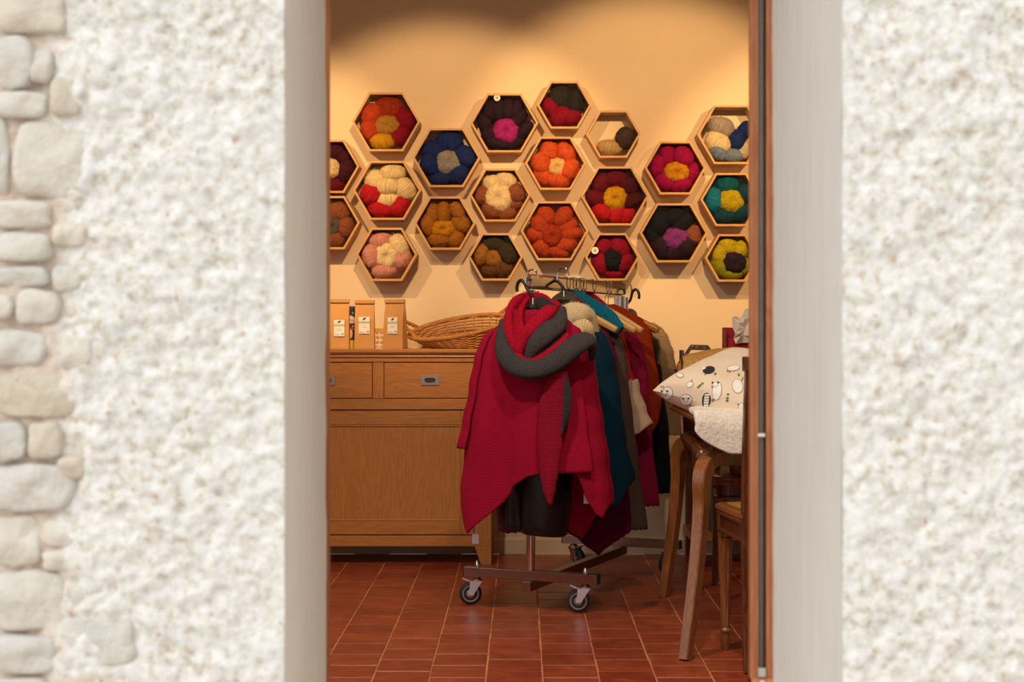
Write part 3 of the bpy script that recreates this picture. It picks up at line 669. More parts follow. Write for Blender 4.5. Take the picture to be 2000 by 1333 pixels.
# ------------------------------------------------------------------ sideboard
SY = 6.70; S = F / SY
def sx(px): return (px - VX) / S
def sz(py): return EYE - (py - VY) / S
STZ = sz(682)
sb = thing('sideboard', 'honey oak sideboard with drawers and a panelled door', 'sideboard', (0, 0, 0))
SXR, SXL = sx(960), sx(530)
def bx(name, x0, x1, y0, y1, z0, z1, mat, parent, bevel=0.002):
    return MB().box(x0, x1, y0, y1, z0, z1).build(name, M[mat], parent, bevel=bevel)
bx('top', SXL - 0.03, SXR + 0.03, SY - 0.025, WY - 0.016, sz(690), STZ, 'oak_x', sb, 0.004)
prof = [(SY - 0.018, sz(690)), (SY - 0.018, sz(692)), (SY - 0.010, sz(694)), (SY - 0.013, sz(697)), (SY - 0.004, sz(699)), (SY - 0.004, sz(707)), (SY + 0.02, sz(707)), (SY + 0.02, sz(690))]
MB().prism(prof, lambda a, b, h: (h, a, b), SXL - 0.018, SXR + 0.018).build('cornice', M['oak_x'], sb)
bx('carcass', SXL + 0.012, SXR - 0.012, SY + 0.022, WY - 0.016, sz(1064), sz(691), 'oak_x', sb)
bx('corner_post', sx(930), SXR, SY, SY + 0.05, sz(1068), sz(707), 'oak_z', sb)
bx('corner_post', SXL, SXL + 0.066, SY, SY + 0.05, sz(1068), sz(707), 'oak_z', sb)
bx('drawer_divider', sx(728), sx(749.5), SY, SY + 0.04, sz(779), sz(707), 'oak_z', sb)
bx('rail', sx(565), sx(930), SY, SY + 0.04, sz(800.5), sz(779.5), 'oak_x', sb)
bx('rail', sx(565), sx(930), SY, SY + 0.04, sz(1068), sz(1047), 'oak_x', sb)
for x0, x1, hx_ in ((750.5, 928.5, 840), (560, 726.5, 637)):
    d = bx('drawer', sx(x0), sx(x1), SY + 0.002, SY + 0.10, sz(778), sz(709), 'oak_x', sb, 0.0015)
    hz = 743
    mb = MB(); ox, oz, hw, hh = sx(hx_), sz(hz), 17.5 / S, 9.5 / S
    n = 24; inner = []
    for k in range(n):
        a = 2 * math.pi * k / n; ca, sa = math.cos(a), math.sin(a)
        inner.append((ox + math.copysign(0.0135, ca) + 0.0105 * ca, oz - 0.001 + 0.0105 * sa))
    outer = []
    for (ix, iz) in inner:
        dx, dz = ix - ox, iz - oz; q = min(hw / max(abs(dx), 1e-5), hh / max(abs(dz), 1e-5)); outer.append((ox + dx * q, oz + dz * q))
    vs = [(a, SY - 0.004, b) for a, b in outer] + [(a, SY - 0.004, b) for a, b in inner] + [(a, SY + 0.0015, b) for a, b in inner] + [(a, SY + 0.002, b) for a, b in outer]
    fs = []
    for k in range(n):
        j = (k + 1) % n
        fs += [(k, j, n + j, n + k), (n + k, n + j, 2 * n + j, 2 * n + k), (k, 3 * n + k, 3 * n + j, j)]
    mb.add(vs, fs); h = mb.build('handle', M['nickel'], d)
    mb = MB(); mb.prism(inner, lambda a, b, q: (a, q, b), SY + 0.001, SY + 0.0018); mb.build('handle_recess', M['darkmetal'], d)
# framed door
dd = thing('cabinet_door', 'x', 'x'); del dd['label']; del dd['category']; dd.parent = sb; dd.name = 'door'
x0, x1, y0, y1 = 566, 925, 803, 1045
bx('stile', sx(x1 - 25), sx(x1), SY + 0.003, SY + 0.025, sz(y1), sz(y0), 'oak_z', dd)
bx('stile', sx(x0), sx(x0 + 25), SY + 0.003, SY + 0.025, sz(y1), sz(y0), 'oak_z', dd)
bx('rail', sx(x0 + 25), sx(x1 - 25), SY + 0.003, SY + 0.025, sz(y0 + 27), sz(y0), 'oak_x', dd)
bx('rail', sx(x0 + 25), sx(x1 - 25), SY + 0.003, SY + 0.025, sz(y1), sz(y1 - 26), 'oak_x', dd)
for nm, a, b, c, d in (('moulding', x0 + 25, x1 - 25, y0 + 27, y0 + 31), ('moulding', x0 + 25, x1 - 25, y1 - 30, y1 - 26), ('moulding', x0 + 25, x0 + 29, y0 + 31, y1 - 30), ('moulding', x1 - 29, x1 - 25, y0 + 31, y1 - 30)):
    bx(nm, sx(a), sx(b), SY + 0.006, SY + 0.02, sz(d), sz(c), 'oak_x', dd, 0.003)
bx('panel', sx(x0 + 28), sx(x1 - 28), SY + 0.012, SY + 0.02, sz(y1 - 29), sz(y0 + 30), 'oak_z', dd, 0)
for lx0, lx1, inn in ((927, 960, 1), (530, 563, -1)):
    a, b = sx(lx0), sx(lx1); zt = sz(1068)
    for yy in (SY, WY - 0.07):
        pts = [(a, zt), (a + (0.028 if inn > 0 else 0), 0), (b - (0 if inn > 0 else 0.028), 0), (b, zt)]
        MB().prism(pts, lambda p, q, h: (p, h, q), yy, yy + 0.05).build('leg', M['oak_z'], sb, bevel=0.002)

# ------------------------------------------------------------------ paper bags, card and packet on the sideboard
def text_mesh(body, size, mat, parent, loc, rot=(R(90), 0, 0), name='lettering'):
    cu = bpy.data.curves.new('t', 'FONT'); cu.body = body; cu.size = size; cu.align_x = 'CENTER'; cu.extrude = 0.0002
    o = bpy.data.objects.new('t', cu); COL.objects.link(o)
    dg = bpy.context.evaluated_depsgraph_get(); me = bpy.data.meshes.new_from_object(o.evaluated_get(dg)); bpy.data.objects.remove(o); bpy.data.curves.remove(cu)
    ob = link(name, me, mat, parent); ob.location = loc; ob.rotation_euler = rot; return ob
def paper_bag(pxl, pxr, ptop, pbot, Y, rz, label, l0, l1, lw, lines_):
    c = P((pxl + pxr) / 2, pbot, Y); wd = (pxr - pxl) * Y / F / max(0.9, math.cos(rz)); ht = (pbot - ptop) * Y / F; dp = 0.055
    root = thing('paper_bag', label, 'paper bag', (c.x, Y + dp / 2, STZ), rz, 'kraft tea bags on the sideboard')
    mb = MB(); h = wd / 2
    rows = [(0, 1.0, 1.0, 0), (0.004, 1.03, 1.02, 0), (ht * 0.26, 1.0, 0.98, 0), (ht * 0.265, 0.995, 0.96, .0008), (ht * 0.6, 0.985, 0.72, 0), (ht * 0.86, 0.985, 0.26, 0), (ht * 0.93, 1.0, 0.10, 0)]
    nx = 8; ring = []
    for z, fw, fd, e in rows:
        r = []
        for i in range(nx + 1):
            t = -1 + 2 * i / nx; r.append((t * h * fw, -dp / 2 * fd + 0.0022 * noise.noise(Vector((t * 2, z * 28, c.x * 20))) - e, z))
        r.append((h * fw * (1 - 0.22 * (1 - fd) * 0.6), 0.0, z))
        for i in range(nx + 1):
            t = 1 - 2 * i / nx; r.append((t * h * fw, dp / 2 * fd, z))
        r.append((-h * fw * (1 - 0.22 * (1 - fd) * 0.6), 0.0, z)); ring.append(r)
    n = len(ring[0]); vs = [p for r in ring for p in r]
    fs = [(j * n + i, j * n + (i + 1) % n, (j + 1) * n + (i + 1) % n, (j + 1) * n + i) for j in range(len(ring) - 1) for i in range(n)] + [tuple(range(n))]
    mb.add(vs, fs); mb.build('bag_body', M['kraft'], root)
    mb = MB(); mb.box(-h * 1.02, h * 1.02, -0.012, 0.004, ht * 0.925, ht); mb.build('folded_top', M['kraft'], root, bevel=0.002)
    # printed label glued on the front
    zc0, zc1 = (pbot - l1) * Y / F, (pbot - l0) * Y / F; lh = lw * Y / F / 2
    yf = -dp / 2 - 0.0045
    tilt = math.atan2(dp / 2 * 0.25, ht * 0.35)
    lab = MB().box(-lh, lh, -0.0004, 0.0004, 0, zc1 - zc0).build('sticker', M['paper'], root); lab.location = (0, yf, zc0); lab.rotation_euler = (-tilt * 0.55, 0, 0)
    H_ = zc1 - zc0
    MB().box(-lh, lh, -0.0006, 0, H_ * 0.60, H_ * 0.74).build('green_band', M['labelgreen'], lab)
    pts = [(0.008 * math.cos(a) * (1 if math.cos(a) > 0 else 0.9), 0.0042 * math.sin(a)) for a in [k * math.pi / 8 for k in range(16)]]
    lf = MB().prism([(x * math.cos(0.6) - z * math.sin(0.6), x * math.sin(0.6) + z * math.cos(0.6)) for x, z in pts], lambda a, b, q: (a, q, b), -0.0007, -0.0001)
    lf.tube([(-0.010, -0.0006, -0.007), (-0.004, -0.0006, -0.003), (0.009, -0.0006, 0.0065)], 0.0006, 5)
    o = lf.build('leaf_logo', M['ink'], lab); o.location = (0, 0, H_ * 0.88)
    for wd_, zz in lines_:
        n_ = max(2, round(wd_ * 9)); x_ = -lh * wd_
        for k in range(n_):
            l_ = 2 * lh * wd_ / n_; MB().box(x_ + k * l_, x_ + (k + 0.72) * l_, -0.0006, 0, H_ * zz, H_ * zz + 0.0022).build('faint_print', M['greyink'], lab)
    MB().box(lh * 0.45, lh * 0.88, -0.0006, 0, H_ * 0.07, H_ * 0.17).build('green_mark', M['leafgreen'], lab)
    MB().box(-lh * 0.9, lh * 0.2, -0.0006, 0, H_ * 0.06, H_ * 0.085).build('small_print', M['greyink'], lab)
    MB().box(-lh * 0.9, -lh * 0.1, -0.0006, 0, H_ * 0.10, H_ * 0.12).build('small_print', M['greyink'], lab)
    return root
paper_bag(643.5, 681, 580, 677.5, 6.76, 0.02, 'kraft paper bag with lower white label, cut by the left jamb', 621, 653, 20.5, [(0.30, 0.44), (0.55, 0.36)])
paper_bag(692.5, 730.5, 582, 677.5, 6.76, 0.0, 'kraft paper bag with white label, middle of the three', 615, 648, 21.5, [(0.30, 0.44), (0.55, 0.36)])
paper_bag(751.5, 790.5, 580.5, 677.5, 6.76, -0.34, 'kraft paper bag turned to show its side, next to the wicker basket', 616, 648, 20.5, [(0.6, 0.44), (0.45, 0.36)])
# printed navy card
cY = 6.84; c0 = P(677, 672, cY)
cd_ = thing('picture_card', 'navy picture card with stars behind the kraft bags', 'card', (P(686, 0, cY).x, cY, STZ))
hw = 11 * cY / F; hh = P(0, 598.5, cY).z - STZ
MB().box(-hw, hw, 0, 0.006, 0, hh).build('card', M['navyprint'], cd_, bevel=0.0008)
def star(x, z, r, mat, n=5):
    return MB().prism([(x + (r if k % 2 == 0 else r * 0.45) * math.sin(math.pi * k / n), z + (r if k % 2 == 0 else r * 0.45) * math.cos(math.pi * k / n)) for k in range(2 * n)], lambda a, b, q: (a, q, b), -0.0006, 0).build('printed_star', M[mat], cd_)
def disc(x, z, rx, rz_, mat, name, parent, y0=-0.0006, n=18):
    return MB().prism([(x + rx * math.cos(2 * math.pi * k / n), z + rz_ * math.sin(2 * math.pi * k / n)) for k in range(n)], lambda a, b, q: (a, q, b), y0, 0).build(name, M[mat], parent)
star(-0.010, hh * 0.93, 0.005, 'yellowprint'); star(0.008, hh * 0.84, 0.006, 'yellowprint'); star(0.008, hh * 0.53, 0.006, 'yellowprint')
mb = MB(); mb.prism([(-hw, hh * 0.60), (hw * 0.7, hh * 0.60), (hw * 0.75, hh * 0.72), (0.0, hh * 0.78), (-hw, hh * 0.76)], lambda a, b, q: (a, q, b), -0.0006, 0); mb.build('printed_cloud', M['paper'], cd_)
text_mesh('ne', 0.022, M['redprint'], cd_, (0.0, -0.0012, hh * 0.635))
disc(-0.006, hh * 0.36, 0.012, 0.024, 'peachprint', 'printed_figure', cd_); disc(0.004, hh * 0.47, 0.010, 0.006, 'redprint', 'printed_figure', cd_, -0.0009)
MB().box(-hw, hw, -0.0006, 0, 0.0, hh * 0.20).build('printed_ground', M['yellowprint'], cd_)
# small packet with sheep heads
pY = 6.82; pc = P(741, 674, pY)
pk = thing('patterned_packet', 'small amber packet printed with white sheep between the kraft bags', 'packet', (pc.x, pY, STZ))
pw, ph = 13 * pY / F, 40 * pY / F
MB().box(-pw, pw, 0, 0.03, 0, ph).build('packet_body', M['amber'], pk, bevel=0.002)
for r_ in range(3):
    for q in range(3):
        x = -pw * 0.68 + q * pw * 0.68 + (0.003 if r_ % 2 else 0); z = ph * (0.2 + 0.24 * r_); rr = pw * 0.30
        d = disc(x, z, rr, rr * 1.05, 'paper', 'printed_sheep', pk)
        disc(x, z + rr * 0.25, rr * 0.28, rr * 0.4, 'peachprint', 'printed_face', d, -0.0009, 10)
        for s in (-1, 1): disc(x + s * rr * 0.75, z + rr * 0.75, rr * 0.28, rr * 0.2, 'ink', 'printed_ear', d, -0.0012, 8)
MB().box(-pw * 1.5, pw * 1.3, -0.012, 0.03, 0.0, 0.003).build('packet_base', M['paper'], pk)

# ------------------------------------------------------------------ wicker basket
bk = thing('wicker_basket', 'shallow oval wicker basket with twisted handles on the sideboard', 'basket', (P(895, 0, 6.87).x, 6.86, STZ))
def rimp(a): return Vector((0.218 * math.cos(a) + 0.0, 0.105 * math.sin(a), 0.097 + 0.042 * math.sin(a) + 0.037 * math.cos(a)))
def basep(a): return Vector((0.135 * math.cos(a) + 0.02, 0.075 * math.sin(a), 0.004))
def wall_p(a, s):
    b, r = basep(a), rimp(a); e = s ** 0.85
    p = b.lerp(r, e); p.z = b.z + (r.z - b.z) * s ** 1.15
    return p
def outn(a): return Vector((math.cos(a) / 0.218, math.sin(a) / 0.105, 0)).normalized()
NST = 30
mb = MB()
for k in range(12):
    s = 0.03 + 0.92 * k / 11; pts = []
    for i in range(NST * 4):
        a = 2 * math.pi * i / (NST * 4); pts.append(wall_p(a, s) + outn(a) * 0.0050 * math.cos(math.pi * (i * NST / (NST * 4)) + math.pi * k))
    mb.tube(pts, 0.0046, 6, closed=True)
o = mb.build('woven_wall', M['wicker'], bk, smooth=True); o['kind'] = 'stuff'
mb = MB()
for i in range(NST):
    a = 2 * math.pi * i / NST; mb.tube([wall_p(a, q / 5) for q in range(6)], 0.003, 5)
o = mb.build('stakes', M['wicker_d'], bk, smooth=True); o['kind'] = 'stuff'
mb = MB(); mb.prism([(basep(2 * math.pi * k / 40).x, basep(2 * math.pi * k / 40).y) for k in range(40)], lambda a, b, h: (a, b, h), 0.0, 0.008); mb.build('base', M['wicker'], bk)
mb = MB()
for st in range(4):
    pts = []
    for i in range(240):
        a = 2 * math.pi * i / 240; ph_ = a * 26 + st * math.pi / 2
        pts.append(rimp(a) + outn(a) * 0.0062 * math.cos(ph_) + Vector((0, 0, 0.0062 * math.sin(ph_))))
    mb.tube(pts, 0.0046, 6, closed=True)
mb.build('braided_rim', M['wicker_d'], bk, smooth=True)
for a0, lift, side in ((math.pi, 0.048, -1), (0.0, 0.052, 1)):
    p0 = rimp(a0 - 0.62); p1 = rimp(a0 + 0.62); pm = rimp(a0) + Vector((side * 0.030, 0, lift))
    path = catmull([p0, p0.lerp(pm, 0.62) + Vector((side * 0.012, 0, 0.016)), pm, p1.lerp(pm, 0.62) + Vector((side * 0.012, 0, 0.016)), p1], 12)
    mb = MB()
    for st in range(3):
        pts = []
        for i, p in enumerate(path):
            ph_ = i * 0.75 + st * 2.094; pts.append(p + Vector((math.cos(ph_) * 0.0052, 0.35 * math.sin(ph_) * 0.0052, math.sin(ph_) * 0.0052)))
        mb.tube(pts, 0.0046, 6)
    mb.build('handle', M['wicker_d'], bk, smooth=True)
# ------------------------------------------------------------------ clothes rack
RO = Vector((0.035, 5.64, 0)); RA = R(-23)
CA, SA = math.cos(RA), math.sin(RA)              # local x = (CA, SA), local y = (-SA, CA)
def loc2w(x, y, z): return Vector((RO.x + CA * x - SA * y, RO.y + SA * x + CA * y, z))
def L(px, py, t):
    k = (px - VX) / F
    # X = RO.x + CA w - SA t ; Y = RO.y + SA w + CA t ; X = k Y
    w_ = (k * (RO.y + CA * t) - RO.x + SA * t) / (CA - k * SA)
    Y = RO.y + SA * w_ + CA * t
    return Vector((w_, t, EYE - (py - VY) * Y / F))
rk = thing('clothes_rack', 'chrome rolling clothes rack with brown metal base on casters', 'clothes rack', RO, RA)
def tubeb(name, path, r, mat, parent, n=12, smooth=True, **kw):
    mb = MB(); mb.tube(path, r, n, **kw); return mb.build(name, M[mat], parent, smooth=smooth, auto=40)
RL = 1.0
bars = {}
bx('base_bar', -0.264, 0.264, -0.018, 0.018, 0.104, 0.140, 'bronze', rk, 0.002)
bx('base_bar', -0.264, 0.264, RL - 0.018, RL + 0.018, 0.104, 0.140, 'bronze', rk, 0.002)
bx('centre_bar', -0.018, 0.018, -0.045, RL + 0.03, 0.068, 0.104, 'bronze', rk, 0.002)
for y in (0, RL):
    for s in (-1, 1):
        e = bx('end_cap', s * 0.2645 - 0.0015, s * 0.2645 + 0.0015, y - 0.0185, y + 0.0185, 0.1035, 0.1405, 'rubber', rk, 0.001)
for y in (0, RL):
    tubeb('post', [(0, y, 0.14), (0, y, 1.17)], 0.0165, 'chrome', rk, 20)
    tubeb('post_sleeve', [(-0.020, y, 1.10), (-0.020, y, 1.165)], 0.011, 'chrome', rk, 16)
    tubeb('post_sleeve', [(0.022, y, 1.10), (0.022, y, 1.165)], 0.011, 'chrome', rk, 16)
    for zz in (1.186, 1.215):
        mb = MB(); mb.lathe([(0.013, 0), (0.013, 0.006), (0.009, 0.010), (0.005, 0.010), (0.004, 0.014), (0.0, 0.0145)], 18, Matrix.Translation((0, y + (-0.022 if y == 0 else 0.022), zz)) @ Matrix.Rotation(R(90 if y == 0 else -90), 4, 'X'))
        mb.build('end_bolt', M['chrome'], rk, smooth=True, auto=35)
    for s in (-1, 1):
        mb = MB(); mb.lathe([(0.009, 0.140), (0.009, 0.147), (0.0075, 0.150), (0.0065, 0.160), (0.003, 0.165), (0.0, 0.166)], 6 if False else 12, Matrix.Translation((s * 0.215, y, 0))); mb.build('cap_nut', M['chrome'], rk, smooth=True, auto=35)
# flat-oval rail
prof = [(0.0135 * math.cos(a), 1.2005 + math.copysign(0.0145, math.sin(a)) + 0.0135 * math.sin(a)) for a in [math.pi * k / 10 + 0.001 for k in range(20)]]
MB().prism(prof, lambda a, b, h: (a, h, b), -0.022, RL + 0.022).build('rail', M['railmetal'], rk, smooth=True, auto=50)
def caster(x, y, ang):
    c = thing('caster', 'x', 'x'); del c['label']; del c['category']; c.parent = rk; c.location = (x, y, 0); c.rotation_euler = (0, 0, ang)
    ox = -0.026
    Mw = Matrix.Translation((ox, -0.012, 0.042)) @ Matrix.Rotation(R(-90), 4, 'X')
    mb = MB(); mb.lathe([(0.030, 0.0), (0.037, 0.0), (0.0415, 0.004), (0.042, 0.012), (0.0415, 0.020), (0.037, 0.024), (0.030, 0.024)], 32, Mw); mb.build('tyre', M['rubber'], c, smooth=True, auto=50)
    mb = MB(); mb.lathe([(0.0, -0.001), (0.008, -0.003), (0.014, -0.001), (0.018, 0.002), (0.024, 0.002), (0.027, -0.001), (0.0305, -0.001), (0.0305, 0.025), (0.024, 0.022), (0.010, 0.025), (0.0, 0.025)], 28, Mw); mb.build('wheel_disc', M['wheelhub'], c, smooth=True, auto=35)
    for yy in (-0.0195, 0.0165):
        MB().prism([(-0.038, 0.036), (-0.016, 0.036), (0.012, 0.080), (0.018, 0.088), (-0.030, 0.088), (-0.030, 0.072)], lambda a, b, h: (a, yy + h, b), 0, 0.003).build('fork_plate', M['zinc'], c, bevel=0.0012)
    bx('fork_bridge', -0.030, 0.018, -0.0195, 0.0195, 0.085, 0.089, 'zinc', c, 0.001)
    mb = MB(); mb.lathe([(0.020, 0.088), (0.020, 0.095), (0.013, 0.099), (0.009, 0.1045)], 20); mb.build('swivel', M['zinc'], c, smooth=True, auto=40)
    mb = MB(); mb.lathe([(0.005, -0.023), (0.005, 0.023)], 10, Matrix.Translation((ox, 0, 0.042)) @ Matrix.Rotation(R(-90), 4, 'X')); mb.build('axle', M['zinc'], c, smooth=True, auto=40)
    MB().prism([(-0.058, 0.096), (-0.034, 0.086), (-0.028, 0.086), (-0.028, 0.091), (-0.056, 0.101)], lambda a, b, h: (a, h, b), -0.009, 0.009).build('brake_lever', M['zinc'], c, bevel=0.001)
caster(-0.215, 0, R(28)); caster(0.215, 0, R(20)); caster(-0.215, RL, R(150)); caster(0.215, RL, R(75))

# ------------------------------------------------------------------ garments
K = {n: knit('knit_' + n, hexc(h), **kw) for n, h, kw in (
    ('red', 'ae1238', dict(rot=32, dist=0.0024)), ('redflat', 'b01339', dict(rot=90, dist=0.0024)), ('redtail', '9a1630', dict(dist=0.0024)), ('grey', '4a4646', dict(pu=0.006, pv=0.005, dist=0.003, var=0.3)), ('charcoal', '3b393c', dict(pu=0.006, pv=0.005, dist=0.003, var=0.3)),
    ('scarfred', 'b81230', dict(dist=0.003, var=0.3)), ('teal', '0a3246', dict(rot=0, sheen=0.15)), ('cream', 'ecd2a2', dict(pu=0.005, pv=0.004)), ('purple', '5e0f48', dict(strength=0.6, col2=hexc('6c0f2a'))), ('taupe', '5a4740', dict(pu=0.004, pv=0.004)),
    ('coral', 'c0302c', dict()), ('ivory', 'd2b090', dict(speck=hexc('7a5a48'))), ('raspberry', '8a1238', dict()), ('rustorange', 'b03a18', dict(speck=hexc('7c1c18'))), ('black', '10111a', dict(strength=0.7, sheen=0.05)),
    ('fuzzbeige', 'b0926a', dict(strength=1.0)), ('sashteal', '15708a', dict(speck=hexc('0b3f58'))), ('mint', '6cb894', dict()), ('speckwhite', 'd8ccb0', dict(speck=hexc('4a5a60'))), ('sashred', 'a8162c', dict()))}
def ghost(name):
    o = thing(name, 'x', 'x'); del o['label']; del o['category']; return o
def drape(sil, hemf, hemb, t, dep, fold=0.012, nf=7, nu=120, nv=44, seed=0, a0=0, a1=1, grow=0.0, cut=None, sharp=2.3):
    """closed cloth tube: sil rows (ypx, xl, xr) on the plane local y=t; hem tables (xpx, ypx) for front and back"""
    tab = sorted([(L(0.5 * (xl + xr), y, t).z, L(xl, y, t).x, L(xr, y, t).x) for y, xl, xr in sil])
    wl_ = [(z, a) for z, a, b in tab]; wr_ = [(z, b) for z, a, b in tab]
    hf = sorted([(L(x, y, t).x, L(x, y, t).z) for x, y in hemf]); hb = sorted([(L(x, y, t).x, L(x, y, t).z) for x, y in hemb])
    ztop = tab[-1][0]; mb = MB()
    def fn(u, v):
        ang = (a0 + (a1 - a0) * u) * 2 * math.pi; ca, sa = math.cos(ang), math.sin(ang)
        # position on the widest row decides the hem
        zr = tab[0][0]; xm = (interp(wl_, zr) + interp(wr_, zr)) / 2; hw_ = (interp(wr_, zr) - interp(wl_, zr)) / 2
        xh = xm + hw_ * ca
        zf = interp(hf, xh); zb = interp(hb, xh); q = max(0, min(1, 0.5 + sa * 3)); zh = zf * (1 - q) + zb * q
        if cut is not None: zh = max(zh, cut)
        z = ztop + (zh - ztop) * (v ** 0.8)
        l, r = smooth_interp(wl_, z), smooth_interp(wr_, z)
        cx_, hw2 = (l + r) / 2, (r - l) / 2
        dd_ = interp(dep, z) 
        drop = max(0, min(1, (ztop - z) / 0.45)); f = fold * drop * (math.sin(nf * ang + seed) + 0.6 * math.sin((nf * 1.7) * ang + 2 * seed + 3 * v)) * abs(sa) ** 0.7
        g = 1 + grow
        px_ = cx_ + hw2 * g * math.copysign(abs(ca) ** (2 / sharp), ca)
        py_ = (dd_ * g + f) * math.copysign(abs(sa) ** (2 / sharp), sa)
        nz = Vector((px_ * 6, py_ * 6, z * 5 + seed)); py_ += 0.006 * noise.noise(nz); px_ += 0.004 * noise.noise(nz + Vector((9, 0, 0)))
        z2 = z + (0.0018 * math.sin(ang * 90) if v > 0.999 else 0)
        return Vector((px_, py_, z2))
    per = 0.95 * (a1 - a0)
    mb.grid(fn, nu, nv, closeu=(a0 == 0 and a1 == 1), uvfn=lambda u, v: (u * per, v * 0.75))
    return mb
def garment(name, label, cat, t, mat, group=None, solid=0.006, **kw):
    mb = drape(t=t, **kw); o = mb.build(name, K[mat], None, smooth=True, solid=solid)
    o.location = loc2w(0, t, 0); o.rotation_euler = (0, 0, RA)
    return tag(o, label, cat, group)
DEP = [(0.2, 0.055), (0.6, 0.05), (0.9, 0.045), (1.05, 0.03), (1.1, 0.02)]

def torso(t, xc, label, lift=0.0, hook_side=-1, top=1.115):
    root = thing('torso_form', label, 'mannequin', loc2w(xc, t, 0), RA, 'hanging torso forms on the rack')
    sl = [(0.300, .118, .085), (0.306, .128, .094), (0.33, .133, .098), (0.42, .142, .104), (0.5, .146, .106), (0.58, .140, .10), (0.68, .120, .088), (0.78, .130, .092), (0.88, .152, .10), (0.95, .160, .092), (0.985, .150, .075), (1.01, .110, .062), (1.03, .070, .056), (1.06, .050, .046), (top - 0.035, .048, .042), (top - 0.012, .040, .016)]
    mb = MB(); n = 64; vs = []
    for z, a, b in sl:
        for k in range(n):
            an = 2 * math.pi * k / n; ca, sa = math.cos(an), math.sin(an); x = a * ca; y = b * sa
            if z < 0.52 and sa < 0: y *= 1 - 0.38 * math.exp(-((x + 0.028) / 0.022) ** 2) * min(1, (0.52 - z) / 0.1)
            vs.append((x, y, z + (0.012 * (-ca) if z < 0.31 else 0)))
    fs = [(j * n + k, j * n + (k + 1) % n, (j + 1) * n + (k + 1) % n, (j + 1) * n + k) for j in range(len(sl) - 1) for k in range(n)] + [tuple(range(n))]
    mb.add(vs, fs); mb.build('torso', M['blackplastic'], root, smooth=True, auto=60)
    mb = MB(); mb.lathe([(0.054, 0), (0.054, 0.004), (0.046, 0.010), (0.02, 0.013), (0.0, 0.0135)], 32, Matrix.Translation((0, -0.004, top - 0.022)) @ Matrix.Rotation(R(48), 4, 'X'))
    MC = Matrix.Translation((0, -0.004, top - 0.022)) @ Matrix.Rotation(R(48), 4, 'X')
    for k in range(9):
        a = 2 * math.pi * k / 9; mb.tube([MC @ Vector((0.010 * math.cos(a), 0.010 * math.sin(a), 0.0135)), MC @ Vector((0.040 * math.cos(a + 0.2), 0.040 * math.sin(a + 0.2), 0.011))], 0.0018, 5)
    mb.build('neck_cap', M['neckcap'], root, smooth=True, auto=40)
    s = hook_side
    tubeb('hook_pin', catmull([(0, 0, top), (0, 0, top + 0.02), (0.002 * s, 0, top + 0.03)], 4), 0.0042, 'chrome', root, 8)
    pth = [(0.0, 0, top + 0.022), (0.006 * s, 0, top + 0.038), (0.022 * s, 0, top + 0.056), (0.031 * s, 0, 1.188 + lift), (0.043 * s, 0, 1.200 + lift), (0.056 * s, 0, 1.194 + lift), (0.062 * s, 0, 1.175 + lift), (0.060 * s, 0, 1.160 + lift)]
    tubeb('hook', catmull(pth, 6), 0.0060, 'blackplastic', root, 10)
    arc = [(0.028 * s, 0, 1.182 + lift), (0.026 * s, 0, 1.212 + lift), (0.012 * s, 0, 1.236 + lift), (-0.010 * s, 0, 1.234 + lift), (-0.022 * s, 0, 1.208 + lift)]
    tubeb('hook_loop', catmull(arc, 6), 0.0032, 'chrome', root, 8)
    return root
T1 = -0.13
torso(T1, 0.062, 'black hanging torso form wearing the red poncho')
tf2 = torso(0.21, 0.048, 'black hanging torso form with dark neck cap behind the red poncho', hook_side=-1, top=1.150, lift=0.022)
torso(1.06, 0.0, 'black hanging torso form at the wall end of the rack', hook_side=1, top=1.10)

# red poncho on the front form
PD = [(0.2, 0.150), (0.45, 0.145), (0.6, 0.138), (0.8, 0.130), (0.92, 0.115), (1.0, 0.09), (1.04, 0.07), (1.08, 0.058)]
sil = [(606, 1006, 1082), (628, 988, 1108), (648, 962, 1132), (668, 950, 1146), (700, 941, 1156), (760, 932, 1164), (830, 922, 1173), (900, 914, 1184), (960, 906, 1193), (1010, 908, 1195)]
hemf = [(900, 955), (912, 988), (925, 1010), (945, 1036), (985, 1002), (1022, 972), (1034, 958), (1038, 945), (1060, 925), (1085, 919), (1140, 918), (1152, 925), (1160, 965), (1176, 1000), (1187, 1010), (1196, 985)]
hemb = [(900, 955), (915, 985), (950, 960), (1010, 985), (1060, 1032), (1098, 1062), (1130, 1015), (1150, 960), (1196, 985)]
po = garment('poncho', 'long crimson knitted poncho with pointed hem on the front torso form', 'poncho', T1, 'red', sil=sil, hemf=hemf, hemb=hemb, dep=PD, fold=0.019, nf=5, nu=180, nv=70, seed=1.3)
# loose sleeves of the poncho
mb = drape([(648, 960, 1132), (668, 947, 1146), (700, 937, 1156), (760, 927, 1164), (830, 914, 1173), (880, 904, 1184), (900, 903, 1190)], [(890, 874), (940, 873), (1000, 880), (1200, 920)], [(890, 868), (1200, 920)], T1, PD, fold=0.006, nf=3, nu=44, nv=40, seed=2, a0=0.44, a1=0.618, grow=0.035)
mb.build('sleeve', K['redflat'], po, smooth=True, solid=0.006)
mb = drape([(640, 962, 1130), (668, 947, 1148), (700, 937, 1158), (760, 927, 1167), (830, 914, 1177), (900, 904, 1188), (930, 903, 1192)], [(890, 920), (1200, 918)], [(890, 920), (1200, 920)], T1, PD, fold=0.007, nf=4, nu=60, nv=40, seed=4, a0=0.765, a1=0.905, grow=0.055)
mb.build('front_panel', K['redflat'], po, smooth=True, solid=0.006)

